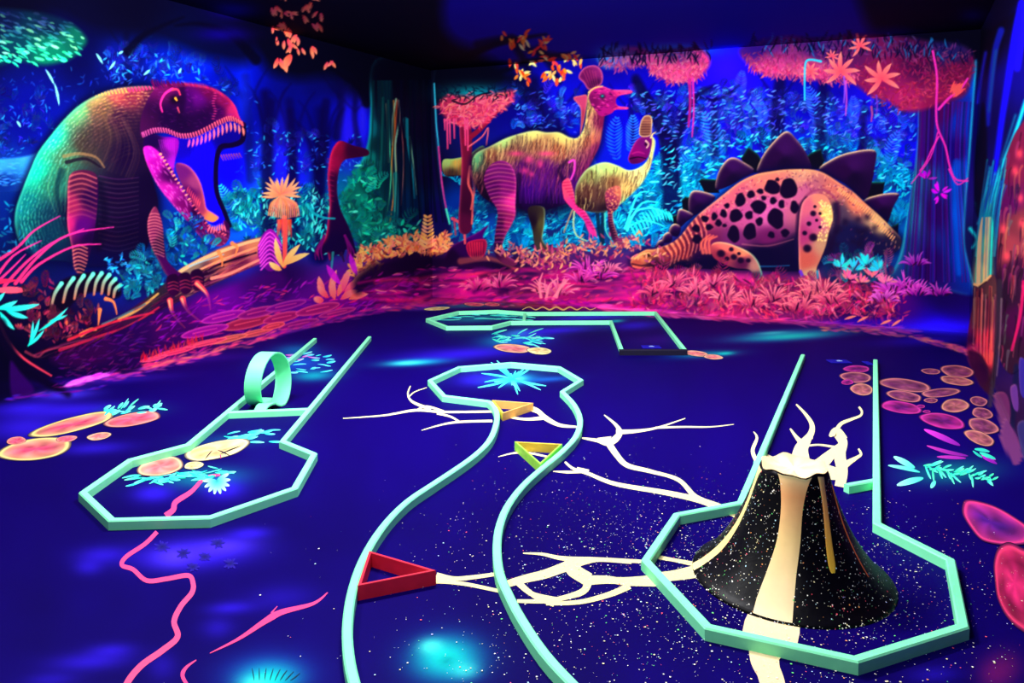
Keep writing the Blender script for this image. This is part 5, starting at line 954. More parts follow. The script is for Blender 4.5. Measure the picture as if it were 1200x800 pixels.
def course(name, label, polys, extra=(), closed=()):
    allp = [onz(x, y, RH)[:2] for P in polys for (x, y) in P]
    c = centre(allp); root = empty(name, (c[0], c[1], 0)); tag(root, label, 'golf lane', 'mini golf lane borders')
    for k, P in enumerate(polys):
        W = np.array([onz(x, y, RH)[:2] for (x, y) in P]) - c
        cl = k in closed; A, B = offset_poly(W, RW, cl); n = len(W)
        for i in range(n if cl else n - 1):
            j = (i + 1) % n
            bar('kerb_rail', A[i], A[j], B[j], B[i], 0.0, RH if k == 0 else RH - 0.002, M_kerb, root)
    return root, c
def spline(P, n=6, closed=False):
    P = np.asarray(P, float); out = []; N = len(P)
    for i in range(N if closed else N - 1):
        g = (lambda k: P[k % N]) if closed else (lambda k: P[min(max(k, 0), N - 1)])
        p0, p1, p2, p3 = g(i - 1), g(i), g(i + 1), g(i + 2)
        for t in np.linspace(0, 1, n, endpoint=False):
            out.append(0.5 * (2 * p1 + (p2 - p0) * t + (2 * p0 - 5 * p1 + 4 * p2 - p3) * t * t + (3 * p1 - p0 - 3 * p2 + p3) * t ** 3))
    if not closed: out.append(P[-1])
    return np.array(out)
# volcano lane
vol_root, vc = course('golf_lane', 'mint green kerb lane ringing the black volcano', [
    [(941, 415), (868, 588), (793, 602), (757, 655), (830, 733), (1003, 771), (1129, 732), (1114, 655), (1028, 612), (1026, 421)],
    [(886, 539), (904, 548)], [(992, 567), (1026, 561)]])
# loop lane
loop_root, lc = course('golf_lane', 'mint green kerb lane with an upright loop and a pointed octagon end', [
    [(369, 396), (220, 520), (152, 538), (97, 576), (131, 608), (246, 605), (345, 571), (368, 531), (331, 516), (433, 394)],
    [(266, 482), (361, 478)]])
# winding lane
Lc = spline([(573, 469.5), (579, 475), (582.5, 485), (580.6, 499), (573, 515.6), (556, 532.5), (530, 551), (504, 568), (477.5, 586), (455, 608),
             (436, 634), (421, 664), (412, 694), (408, 720), (407, 745), (410, 775), (417, 805), (430, 850)], 3)
Rc = spline([(659, 458), (673, 473), (680, 491), (675, 510), (657.5, 529), (635, 547.5), (612.5, 568), (594, 593), (584.5, 619), (582.5, 645),
             (586, 671), (595.6, 694), (611, 723), (638, 763), (672, 800), (722, 850)], 3)
wind_root, wc = course('golf_lane', 'winding mint green kerb lane with S curved sides and an octagon end', [
    [tuple(p) for p in Lc[::-1]] + [(520.6, 463), (504, 445), (538, 429.5), (599, 424.5), (655.5, 429.5), (681, 444.5)] + [tuple(p) for p in Rc]])
# far lane by the wall
far_root, fc = course('golf_lane', 'far L shaped mint green kerb lane by the pink painted undergrowth', [
    [(803, 409), (768, 365), (617, 365.5), (583, 363), (537, 364.5), (501, 373), (524, 382), (576, 381.5), (598, 376), (716, 375.5), (729, 410)],
    [(615, 366.5), (614, 375)]])
d0, d1 = onz(726, 410, 0.05)[:2] - fc, onz(805, 410, 0.05)[:2] - fc
dd = (d1 - d0) / np.linalg.norm(d1 - d0); nn = np.array([-dd[1], dd[0]]) * 0.03
bar('black_end_board', d0 + nn, d1 + nn, d1 - nn, d0 - nn, 0, 0.055, M_dark, far_root)['label'] = 'black wooden end board'

# upright loop of the loop lane: a helical band, ball enters one side and leaves by the other
la = math.radians(7.0); along = np.array([math.sin(la), math.cos(la)]); cross = np.array([along[1], -along[0]])
Rl, bw, th = 0.210, 0.132, 0.012
# the ring stands just behind the cross kerb; it rises on the near side and comes down one band width further right
lp = onz(304, 481.5, 0)[:2] + along * 0.170
def strip(name, prof, parent, lat_of, wd_of):
    """prof: list of (f, z of the underside, unit normal) along the ball's path; a band th thick."""
    vv, ff = [], []
    for i, (f, z, nf, nz_) in enumerate(prof):
        x0 = lat_of(i); w_ = wd_of(i)
        for k in (0, 1):
            for s_ in (-0.5, 0.5):
                x = x0 + s_ * w_; F_ = f + nf * th * k; vv.append((cross[0] * x + along[0] * F_, cross[1] * x + along[1] * F_, z + nz_ * th * k))
    n = len(prof)
    for i in range(n - 1):
        a_, b_ = 4 * i, 4 * i + 4; ff += [(a_, a_ + 1, b_ + 1, b_), (a_ + 2, b_ + 2, b_ + 3, a_ + 3), (a_, b_, b_ + 2, a_ + 2), (a_ + 1, a_ + 3, b_ + 3, b_ + 1)]
    ff += [(0, 2, 3, 1), (4 * n - 4, 4 * n - 3, 4 * n - 1, 4 * n - 2)]
    return link(name, mesh(name, vv, ff, M_loop), parent, (lp[0] - lc[0], lp[1] - lc[1], 0))
N = 72
ring = [(-Rl * math.sin(2 * math.pi * i / N), 0.002 + Rl * (1 - math.cos(2 * math.pi * i / N)), math.sin(2 * math.pi * i / N), math.cos(2 * math.pi * i / N)) for i in range(N + 1)]
lo = strip('loop_band', ring, loop_root, lambda i: (i / N - 0.5) * bw, lambda i: bw)
lo['label'] = 'upright mint green loop band'
strip('loop_run_in', [(0.16, 0.002, 0, 1), (-0.002, 0.002, 0, 1)], loop_root, lambda i: -bw / 2, lambda i: bw)
out_ = [(0.004, 0.002), (-0.05, 0.006), (-0.09, 0.022), (-0.125, 0.044), (-0.145, RH - 0.003), (-0.185, RH - 0.003), (-0.21, 0.040), (-0.25, 0.016), (-0.29, 0.002)]
strip('loop_run_out', [(f, z, 0, 1) for f, z in out_], loop_root, lambda i: bw / 2 - 0.004 * i, lambda i: bw - 0.006 * i)

# triangular obstacle frames on the winding lane
def press(W, rail):
    # slide the corners that reach into the kerb out to its face (2 mm of contact)
    R_ = np.array([onz(x, y, RH)[:2] for x, y in rail]); cen = W.mean(0); out = W.copy()
    for _ in range(3):
        for i in range(3):
            best = None
            for a_, b_ in zip(R_[:-1], R_[1:]):
                d = b_ - a_; t = np.clip(np.dot(out[i] - a_, d) / np.dot(d, d), 0, 1); q = a_ + d * t; L_ = np.linalg.norm(out[i] - q)
                if best is None or L_ < best[0]: nrm = np.array([-d[1], d[0]]) / np.linalg.norm(d); best = (L_, q, nrm if np.dot(nrm, cen - q) > 0 else -nrm)
            s_ = np.dot(out[i] - best[1], best[2]); need = RW / 2 - 0.002 - s_
            if best[0] < 0.12 and need > 0: out[i] = out[i] + best[2] * need
    return out
def wedge(label, pts, h, th, m, rail):
    W = press(np.array([onz(x, y, h)[:2] for x, y in pts]), rail); c = W.mean(0); W = W - c
    root = empty('triangle_obstacle', (c[0], c[1], 0)); tag(root, label, 'obstacle', 'triangular frame obstacles')
    inn = []
    for i in range(3):
        d0 = W[i] - W[i - 1]; d1 = W[(i + 1) % 3] - W[i]; d0 /= np.linalg.norm(d0); d1 /= np.linalg.norm(d1)
        bis = (d1 - d0); bis /= np.linalg.norm(bis); s = abs(d0[0] * bis[1] - d0[1] * bis[0])
        inn.append(W[i] + bis * th / max(s, 0.25))
    for i in range(3):
        j = (i + 1) % 3
        bar('side_board', W[i], W[j], inn[j], inn[i], 0, h, m[i], root, 0.002)
    return root, c
M_red = mat('red_board', (215, 30, 60), 0.5, 0.3, 0.12, 12); M_gold = mat('gold_board', (226, 190, 62), 0.5, 0.3, 0.12, 12)
M_lime = mat('lime_board', (150, 220, 70), 0.5, 0.3, 0.12, 12); M_peach = mat('peach_board', (236, 176, 92), 0.5, 0.3, 0.12, 12)
wedge('hollow red triangle frame obstacle against the winding kerb', [(428, 645), (419, 686), (511, 668)], 0.065, 0.013, (M_red, M_red, M_red), Lc)
wedge('hollow yellow and lime triangle frame obstacle', [(603, 517), (634, 544), (659, 520)], 0.06, 0.012, (M_lime, M_lime, M_gold), Rc)
wedge('hollow peach triangle frame obstacle by the octagon end', [(576, 468.5), (589, 484), (625, 472)], 0.06, 0.012, (M_gold, M_peach, M_peach), Lc)
for px, py, lb in ((983, 424, 'small dark blue tee mat beside painted pink stones'), (763, 407, 'small dark blue tee mat inside the far lane'), (1017, 426, 'small dark blue tee mat against the volcano lane kerb')):
    p = onz(px, py, 0)[:2]; m = mat('tee_mat_rubber', (26, 16, 150), 0.9, 0.1, 0.2, 60); hx, hy = (0.10 if px != 1017 else 0.03, 0.07)
    vv = [(sx * hx * k, sy * hy * k, z) for (z, k) in ((0.003, 1), (0.009, 1), (0.011, 0.93)) for (sx, sy) in ((-1, -1), (1, -1), (1, 1), (-1, 1))]
    ff = [(3, 2, 1, 0), (8, 9, 10, 11)] + [(4 * k + i, 4 * k + (i + 1) % 4, 4 * k + 4 + (i + 1) % 4, 4 * k + 4 + i) for k in (0, 1) for i in range(4)]
    r = tag(link('tee_mat', mesh('tee_mat', vv, ff, m), None, (p[0], p[1], 0)), lb, 'tee mat', 'tee mats')
    if px == 1017: continue
    mk = mat('tee_marker_paint', (170, 200, 255), 0.7, 0.1)
    vv = [(x, y, 0.0125) for x, y in ((-0.02, -0.02), (0.03, -0.015), (0.035, 0.0), (0.01, 0.008), (-0.03, 0.0))] + [(x, y, 0.0125) for x, y in ((-0.01, 0.02), (0.02, 0.02), (0.02, 0.032), (-0.01, 0.03))]
    link('tee_marker', mesh('tee_marker', vv, [(0, 1, 2, 3, 4), (5, 6, 7, 8)], mk), r)

# ---- volcano
VR0 = 0.425
pb = onz(932, 668, 0)[:2]
vcx, vcy = 1.232, 3.335
prof = [(0.425, 0.0), (0.42, 0.012), (0.385, 0.035), (0.335, 0.085), (0.285, 0.150), (0.240, 0.225), (0.205, 0.300), (0.178, 0.370), (0.158, 0.430), (0.147, 0.470), (0.140, 0.490), (0.128, 0.495), (0.115, 0.480), (0.095, 0.455), (0.05, 0.445), (0.0, 0.443)]
M_rock = mat('volcano_black_shell', (5, 4, 9), 0.4, 0.12, 0.3, 40, 0.25)
prs = spline(prof, 3)
def bumpr(a, z): return 1 + 0.018 * math.sin(3 * a + 1) * min(z / 0.1, 1) + 0.012 * math.sin(7 * a + z * 9) * min(z / 0.1, 1)
def rimz(a): return 0.005 * math.sin(5 * a + 0.6) + 0.004 * math.sin(9 * a)
NS = 96; vv = []; ff = []
for (r, z) in prs:
    for k in range(NS):
        a = 2 * math.pi * k / NS; rr = max(r, 0.0005) * bumpr(a, z)
        vv.append((rr * math.cos(a), rr * math.sin(a), z + rimz(a) * max(0, (z - 0.3) / 0.19)))
for i in range(len(prs) - 1):
    for k in range(NS): ff.append((i * NS + k, i * NS + (k + 1) % NS, (i + 1) * NS + (k + 1) % NS, (i + 1) * NS + k))
volc = empty('volcano', (vcx, vcy, 0)); tag(volc, 'black speckled model volcano with pale lava running down its sides', 'volcano')
link('cone', mesh('cone', vv, ff, M_rock, smooth=True), volc)
def vol_pt(a, z, off=0.002):
    zs = [p[1] for p in prs[:30]]; rs = [p[0] for p in prs[:30]]
    r = np.interp(z, zs, rs) * bumpr(a, z) + off
    return (r * math.cos(a), r * math.sin(a), z + rimz(a) * max(0, (z - 0.3) / 0.19))
def lava_strip(name, label, path, cols):
    # path: list of (angle, z, half angle width in metres); colour fades from crater to foot
    vv = []; ff = []; cc = []; P = spline(path, 6); K = 7
    for i, (a, z, hw) in enumerate(P):
        r = np.hypot(*vol_pt(a, z)[:2]); t = i / (len(P) - 1)
        col = np.array([np.interp(t, np.linspace(0, 1, len(cols)), [c[j] for c in cols]) for j in range(3)])
        for k in range(K):
            vv.append(vol_pt(a + (2 * k / (K - 1) - 1) * hw / r, z, 0.003 if 0 < k < K - 1 else 0.0005)); cc.append(s2l(col))
    for i in range(len(P) - 1):
        for k in range(K - 1): ff.append((i * K + k, (i + 1) * K + k, (i + 1) * K + k + 1, i * K + k + 1))
    o = link(name, mesh(name, vv, ff, paint_mat('lava_paint', 0.55, 0.3, 0.06, 30), cc, True), volc); o['label'] = label
    return o
D = math.radians
toc = math.atan2(-vcy, -vcx)                 # direction from the volcano to the camera
lava_strip('lava_stream', 'broad pale lava stream', [(toc + D(2), 0.497, 0.072), (toc + D(1), 0.46, 0.056), (toc - D(1), 0.37, 0.044), (toc - D(3), 0.26, 0.046), (toc - D(7), 0.15, 0.056), (toc - D(9), 0.06, 0.070), (toc - D(9), 0.012, 0.076)],
           [(255, 236, 170), (250, 176, 110), (255, 214, 140), (255, 224, 165), (255, 226, 175)])
lava_strip('lava_stream', 'curved yellow lava stream', [(toc - D(74), 0.488, 0.022), (toc - D(80), 0.43, 0.018), (toc - D(78), 0.33, 0.017), (toc - D(76), 0.22, 0.020), (toc - D(76), 0.12, 0.026), (toc - D(78), 0.045, 0.030), (toc - D(78), 0.010, 0.034)],
           [(255, 240, 170), (248, 226, 140), (246, 222, 140), (250, 232, 160)])
lava_strip('lava_stream', 'short amber lava stream', [(toc + D(52), 0.488, 0.024), (toc + D(50), 0.43, 0.018), (toc + D(44), 0.33, 0.015), (toc + D(39), 0.24, 0.016), (toc + D(36), 0.175, 0.017), (toc + D(35), 0.150, 0.010)],
           [(255, 220, 140), (250, 170, 90), (240, 180, 60), (235, 190, 50)])
lava_strip('lava_stream', 'thin orange lava trickle', [(toc + D(84), 0.44, 0.004), (toc + D(80), 0.34, 0.005), (toc + D(76), 0.24, 0.005), (toc + D(72), 0.15, 0.004), (toc + D(70), 0.10, 0.002)],
           [(230, 120, 70), (225, 110, 60), (190, 80, 50)])
# lava pool filling the crater
vv = [(0, 0, 0.484)]; cc = [s2l((255, 250, 205))]; ff = []
for j, (rr, z) in enumerate(((0.04, 0.484), (0.08, 0.486), (0.105, 0.490), (0.122, 0.4965), (0.136, 0.4985))):
    for k in range(48):
        a = 2 * math.pi * k / 48; r = rr * bumpr(a, z) * (1 if j < 4 else (1.02 + 0.03 * math.sin(6 * a)))
        vv.append((r * math.cos(a), r * math.sin(a), z + rimz(a) * max(0, (z - 0.3) / 0.19) + 0.002)); cc.append(s2l((255, 244 - 6 * j, 195 - 9 * j)))
for k in range(48): ff.append((0, 1 + k, 1 + (k + 1) % 48))
for j in range(4):
    for k in range(48): ff.append((1 + j * 48 + k, 1 + (j + 1) * 48 + k, 1 + (j + 1) * 48 + (k + 1) % 48, 1 + j * 48 + (k + 1) % 48))
link('lava_pool', mesh('lava_pool', vv, ff, paint_mat('lava_paint'), cc, True), volc)['label'] = 'glowing cream lava in the crater'
# paint speckles on the cone: uncountable
def speckle_mesh(pts, nrms, sizes, cols):
    vv = []; ff = []; cc = []
    for p, n, s, c in zip(pts, nrms, sizes, cols):
        n = Vector(n); t = n.orthogonal().normalized(); b = n.cross(t); k0 = len(vv); a0 = random.random() * 6.28
        for k in range(5):
            a = a0 + k * 2 * math.pi / 5; q = Vector(p) + (t * math.cos(a) + b * math.sin(a)) * s * random.uniform(0.75, 1.2); vv.append(tuple(q)); cc.append(c)
        ff.append(tuple(range(k0, k0 + 5)))
    return vv, ff, cc
SPK = [(255, 250, 235), (255, 240, 180), (200, 240, 255), (255, 90, 110), (110, 230, 120), (255, 160, 90), (190, 190, 255)]
SPW = [0.42, 0.2, 0.12, 0.09, 0.08, 0.05, 0.04]
pts, nr, sz, cc_ = [], [], [], []
for _ in range(2600):
    a = random.uniform(0, 2 * math.pi); z = 0.48 * random.random() ** 1.5
    p = vol_pt(a, z, 0.0012); q = vol_pt(a, z + 0.01, 0.0012); q2 = vol_pt(a + 0.02, z, 0.0012)
    n = (Vector(q2) - Vector(p)).cross(Vector(q) - Vector(p)).normalized()
    pts.append(p); nr.append(n); sz.append(0.0012 + 0.0026 * random.random() ** 3); cc_.append(s2l(random.choices(SPK, SPW)[0]))
v_, f_, c_ = speckle_mesh(pts, nr, sz, cc_)
o = link('paint_speckles', mesh('paint_speckles', v_, f_, paint_mat('speckle_paint', 0.6, 0.2, 0.0), c_), volc); o['kind'] = 'stuff'
# ------------------------------------------------------------------ fluorescent paintings on the floor
M_fp = paint_mat('floor_figure_paint', 0.6, 0.12, 0.10, 70)
ZF = 0.0015
def fl(P, z=ZF): return [onz(x, y, z) for x, y in P]
def origin_mesh(name, Vv, ff, cc, parent=None, material=None):
    Vv = np.asarray(Vv, float); c = np.array([Vv[:, 0].mean(), Vv[:, 1].mean(), 0.0])
    if parent is not None: c = c * 0
    return link(name, mesh(name, Vv - c, ff, material or M_fp, cc), parent, c if parent is None else None)
ZST = 0.0
def stone(name, label, P, cols, group, z=ZF, cat='painted stone'):
    """A painted stone: dark outline, glowing rim, shaded middle. cols = (rim, inner, middle)."""
    global ZST
    ZST += .00006; z = z + ZST
    P = spline(P, 5, True); c = P.mean(0); n = len(P); vv = []; cc = []
    for (k, col) in ((1.07, (8, 3, 46)), (1.0, mixc(cols[0], (8, 3, 46), .45)), (.95, cols[0]), (.84, mixc(cols[0], cols[1], .6)), (.60, cols[1]), (.32, cols[2])):
        for i, p in enumerate(P):
            q = c + (p - c) * k; vv.append(onz(q[0], q[1], z)); t = .5 + .5 * math.sin(i * 2 * math.pi / n * 2 + c[0]); g_ = .9 + .2 * math.sin(3 * i * 6.283 / n + c[0]) * math.sin(2 * i * 6.283 / n + c[1] + 5 * k) if k < .9 else 1; cc.append(s2l(tuple(min(255, v * g_) for v in mixc(col, cols[0], .3 * t if k < .9 else 0))))
    vv.append(onz(c[0], c[1], z)); cc.append(s2l(cols[2])); ff = []
    for r in range(5):
        for i in range(n): j = (i + 1) % n; ff.append((r * n + i, (r + 1) * n + i, (r + 1) * n + j, r * n + j))
    for i in range(n): ff.append((5 * n + i, len(vv) - 1, 5 * n + (i + 1) % n))
    o = origin_mesh(name, vv, ff, cc); tag(o, label, cat, group); return o
def ell(x, y, rx, ry, tilt=0, n=12, wob=.06):
    t = np.linspace(0, 2 * math.pi, n, endpoint=False); a = math.radians(tilt)
    X, Y = rx * np.cos(t) * (1 + wob * np.sin(3 * t + x)), ry * np.sin(t) * (1 + wob * np.cos(2 * t + y))
    return np.stack([x + X * math.cos(a) - Y * math.sin(a), y + X * math.sin(a) + Y * math.cos(a)], 1)
def ribbon(P, w0, w1, c0, c1, z, vv, ff, cc, wm=None, sm=True, lf=False):
    """A painted line between photo points, half widths w0 -> (wm) -> w1."""
    P = spline(P, 6) if sm and len(P) > 2 else np.asarray(P, float); n = len(P); d = np.gradient(P, axis=0); nn_ = np.stack([-d[:, 1], d[:, 0]], 1); nn_ /= np.linalg.norm(nn_, axis=1)[:, None] + 1e-9; b0 = len(vv)
    for i in range(n):
        t = i / (n - 1); w_ = np.interp(t, [0, .5, 1], [w0, wm if wm is not None else (w0 + w1) / 2, w1]) if not lf else wm * math.sin(math.pi * (.04 + .92 * t)) ** .8; c = s2l(mixc(c0, c1, t))
        for s_ in (-1, 0, 1): q = P[i] + nn_[i] * w_ * s_; vv.append(onz(q[0], q[1], z)); cc.append(c)
    for i in range(n - 1):
        for k in (0, 1): a = b0 + 3 * i + k; ff.append((a, a + 1, a + 4, a + 3))
def vein(name, label, lines, c0, c1=None, z=ZF, group=None, cat='painted lava'):
    vv, ff, cc = [], [], []
    for i, (P, w0, wm, w1) in enumerate(lines): ribbon(P, w0, w1, c0, c1 or c0, z + .00004 * i, vv, ff, cc, wm)
    o = origin_mesh(name, vv, ff, cc); tag(o, label, cat, group); return o
def leaves(name, label, L, z=ZF, cat='painted plant', group=None):
    vv, ff, cc = [], [], []
    for i, (x, y, a, l, w_, c0, c1) in enumerate(L):
        a = math.radians(a); P = [(x, y), (x + math.cos(a) * l * .5, y + math.sin(a) * l * .5 + random.uniform(-.04, .04) * l), (x + math.cos(a) * l, y + math.sin(a) * l)]
        ribbon(P, .2, .2, c0, c1, z + .00003 * i, vv, ff, cc, w_, lf=True)
    o = origin_mesh(name, vv, ff, cc); tag(o, label, cat, group); return o
CREAM = (240, 222, 160)
# lava veins
vein('lava_vein', 'cream painted lava veins spreading left of the peach triangle', [([(402,490),(450,486.5),(487,480.5),(520,482.5),(576,482)],.4,1.5,1.2),([(481,452),(478,462),(484,471),(505,479.5)],.5,1.2,2),([(500,454),(486,459),(479,465)],.3,.6,.8),([(487,481),(500,476),(520,482)],.8,1.2,1.4),([(494,504),(530,495),(577,493)],.3,1.2,1.4),([(512,484),(528,488),(538,494)],1.5,1.1,1.2)], CREAM)
vein('lava_vein', 'cream painted lava vein right of the peach triangle', [([(590,487),(615,491),(640,489)],1.2,1.4,2.5),([(612,476),(628,480),(640,490),(656,498),(676,500)],2.2,3,1),([(618,479),(632,484),(636,490)],1,1.5,1.5)], CREAM)
vein('lava_vein', 'forked cream painted lava vein running from the winding kerb towards the volcano', [([(682,513),(700,516),(714,519),(726,508),(722,498),(708,486)],.8,4,.5),([(722,506),(745,505),(770,501),(803,490)],3,1.5,.4),([(768,501),(800,500),(832,500),(860,497)],1.2,.9,.3),([(712,517),(722,532),(735,545),(762,552),(795,562),(815,582),(838,592),(862,602)],4,2,4.5),([(700,514),(716,515)],1,4,4)], CREAM)
vein('lava_vein', 'cream painted lava vein beside the yellow triangle', [([(584,535),(600,531),(616,530),(642,535)],.3,1.2,1)], CREAM)
vein('lava_vein', 'cream painted lava vein leaving the yellow triangle', [([(648,552),(665,553),(682,553)],.4,1.6,1),([(662,541),(672,549),(690,555),(722,567),(780,577),(820,586),(852,598)],1.2,2.4,4),([(676,549),(690,552)],2,4,2)], CREAM)
vein('lava_vein', 'broad web of cream painted lava veins beside the volcano lane', [([(613,648),(635,649),(660,654),(700,655),(757,658)],.6,2.6,2),([(594,684),(615,678),(640,672),(672,660)],4,5,6),([(662,657),(672,668),(690,679)],5,8,8),([(684,680),(710,679),(735,681),(770,680)],6,4,7),([(690,680),(684,692),(665,699),(640,704),(606,704)],5,3,2),([(640,707),(680,705),(715,696),(738,686)],2,3,4),([(606,681),(618,692),(630,699),(650,705)],4,3,6),([(672,661),(700,656),(740,659)],5,2,1.5)], CREAM)
vein('lava_vein', 'cream painted lava veins between the red triangle and the inner kerb', [([(512,672),(533,677.5),(555,676),(584,672)],1.5,2.6,2),([(461,688),(490,684),(513,681),(545,684),(584,692)],.5,2.4,2),([(508,676),(524,679),(534,680)],2.5,4,3)], CREAM)
vein('lava_vein', 'cream painted lava veins inside the octagon at the volcano foot', [([(768,652),(790,656),(820,662)],2.5,2,3),([(766,676),(790,674),(822,668)],5,6,8)], CREAM)
vein('lava_vein', 'cream painted lava tendrils fanning out behind the volcano', [([(940,560),(938,540),(939,526),(945,516),(951,506),(951,496),(943,484),(933,473.5)],14,4,.8),([(941,520),(934,513),(926,502)],4,2.2,.8),([(950,514),(951,504),(951,498)],2.5,2,1.4),([(984,570),(987,552),(984,532),(988,517),(981,504)],6,7,3),([(972,511),(980,506),(988,516)],1,6,6),([(980,504),(986,496),(998,491),(1008,487),(1010,482),(1006.5,476.5)],2.5,1.4,1.2),([(944,522.5),(960,521),(980,524)],1.2,1,1.5),([(984,522),(974,532),(962,543),(950,550)],3,7,8),([(986,548),(994,542),(1004,536),(1009,532),(1006,525.5)],5,2,1),([(887,541),(882,528),(887,513),(883,505.5)],2.5,2,.4),([(896,532),(906,541),(925,548)],1.5,6,8),([(930,552),(960,552),(985,556)],6,10,6)], CREAM)
vein('lava_vein', 'wide cream painted lava tongue running under the near octagon kerb', [([(908,722),(905,734),(902,748)],30,33,33),([(898,762),(897,775),(905,800),(908,830)],22,14,16)], (255, 226, 175), (255, 214, 170))
PK = (238, 66, 130)
vein('lava_vein', 'thin pink painted lava vein inside the loop lane octagon', [([(258,556),(240,560),(224,576),(206,588),(203,597),(194,604)],1.2,3,3.4)], PK)
vein('lava_vein', 'long winding pink painted lava vein leaving the loop lane', [([(184,623),(170,637),(148,652),(143,662),(156,667),(172,680),(195,678),(220,674),(226,682),(225,694),(212,710),(204,728),(208,746),(190,762),(165,780),(148,802),(140,830)],2.4,2.8,4)], PK, (240, 80, 130))
vein('lava_vein', 'short pink painted lava streak beside the winding kerb', [([(384,694),(367,707),(330,717),(310,728),(280,748),(246,765)],.5,4,.4),([(325,710),(318,718)],.4,1,1)], PK)
vein('lava_vein', 'small pink painted lava streak by the turquoise floor glow', [([(230,773),(218,782),(214,792),(222,806)],.6,2.4,2)], PK)
# stones
SG = 'painted stones along the right wall'
PKS = ((212, 124, 118), (100, 34, 84), (122, 50, 95)); MGS = ((208, 50, 150), (140, 22, 112), (88, 14, 95)); PCS = ((220, 144, 116), (150, 68, 94), (168, 88, 96))
STN = [(1004,432,15,4,0,MGS,'flat magenta stone nearest the tee mat'),(1003,442,18,6,5,PKS,'salmon rimmed stone against the flat magenta one'),(993,447.5,7,3,0,MGS,'tiny magenta stone inside the volcano lane'),(1010,456,13,6.5,5,PCS,'round peach stone inside the volcano lane'),
 (1061,451,30,7,7,PKS,'longest salmon rimmed stone beside the volcano lane kerb'),(1102,460,22,5,-4,PKS,'narrow salmon rimmed stone touching the longest stone'),(1060,464,20,6,9,PKS,'salmon rimmed stone between the longest stone and a magenta one'),(1091,469,8,2.8,0,PKS,'very small salmon rimmed stone under the narrow one'),
 (1056,477,23,7,8,MGS,'magenta stone against the volcano lane kerb'),(1079,476,5,2,0,MGS,'pebble sized magenta stone'),(1086,482,4.5,1.6,0,MGS,'pebble sized magenta stone'),(1119,475,16,7.5,-3,PCS,'round peach stone among salmon rimmed stones'),(1105,493,26,8,11,MGS,'largest magenta stone above purple leaves'),
 (1091,435,11,3.2,5,PKS,'small salmon rimmed stone beside the stump foot'),(1122,435,19,7,8,PKS,'salmon rimmed stone with dark middle at the stump foot'),(1121,446,19,5.2,8,PCS,'peach stone just below the stump foot'),(1147,470,10,5.5,8,PKS,'small salmon rimmed stone touching the right wall'),(1151,484,12,6.5,12,PKS,'salmon rimmed stone between two others by the right wall'),(1152,499,18,8,16,PKS,'large salmon rimmed stone by the right wall'),(1148,513,18,7,20,PCS,'peach stone next to turquoise wisps')]
for (x, y, rx, ry, t, c, lb) in STN: stone('painted_stone', lb.replace(' stone', ' painted floor stone', 1), ell(x, y, rx, ry, t), c, SG)
YP = ((250, 220, 130), (240, 110, 120), (225, 70, 110)); PP = ((250, 150, 130), (240, 90, 120), (235, 80, 115)); CRM = ((250, 232, 160), (240, 215, 140), (235, 190, 130)); RO = ((245, 190, 140), (235, 130, 130), (230, 110, 120))
for (x, y, rx, ry, t, c, lb) in ((42,526,42,12,-9,YP,'big pink and yellow painted pad on the left floor'),(19,516,11,4.5,-5,PP,'small pink painted pad beside the big pink and yellow pad'),(86,497,49,8.5,-14,YP,'long pink painted pad with yellow edges'),(156,491,32,7.5,-9,PP,'pink painted pad under teal leaves'),(116,511,14,4,-8,RO,'small peach painted pad between the pink pads'),(78,514,12,3.5,-8,PP,'little pink painted pad touching the long pad')):
    stone('painted_pad', lb, ell(x, y, rx, ry, t), c, 'painted pads on the left floor', cat='painted pad')
for (x, y, rx, ry, t, c, lb) in ((254,527,37,10,-13,CRM,'long cream painted pad inside the loop lane'),(188,546,26,11,-10,RO,'rounded peach painted pad inside the loop lane'),(227,545,11,4.2,-8,CRM,'small cream painted pad inside the loop lane')):
    stone('painted_pad', lb, ell(x, y, rx, ry, t), c, 'painted pads inside the loop lane', cat='painted pad')
for (x, y, rx, ry, t, c, lb) in ((601,408,21,5,4,RO,'pinkish painted pad behind the winding lane'),(632,411,14,3.8,4,CRM,'pale yellow painted pad behind the winding lane'),(816,414,14,3.2,6,RO,'peach painted pad right of the far lane'),(836,418,11,2.6,4,RO,'smaller peach painted pad right of the far lane'),(556,356.5,12,2,2,PP,'small red painted stone behind the far lane'),(577,356.5,9,2,2,PP,'tiny red painted stone behind the far lane'),(512,361.5,15,1.8,-4,CRM,'yellow painted streak stone behind the far lane')):
    stone('painted_pad', lb, ell(x, y, rx, ry, t), c, 'painted pads by the far lane', cat='painted pad')
leaves('painted_crack', 'dark painted cracks on the long cream pad', [(228,533,-20,30,.8,(20,6,40),(20,6,40)),(255,527,25,16,.8,(20,6,40),(20,6,40)),(240,538,-50,14,.7,(20,6,40),(20,6,40)),(258,532,-22,26,.8,(20,6,40),(20,6,40)),(258,532,80,5,.8,(200,60,110),(200,60,110))], ZF + .0016)
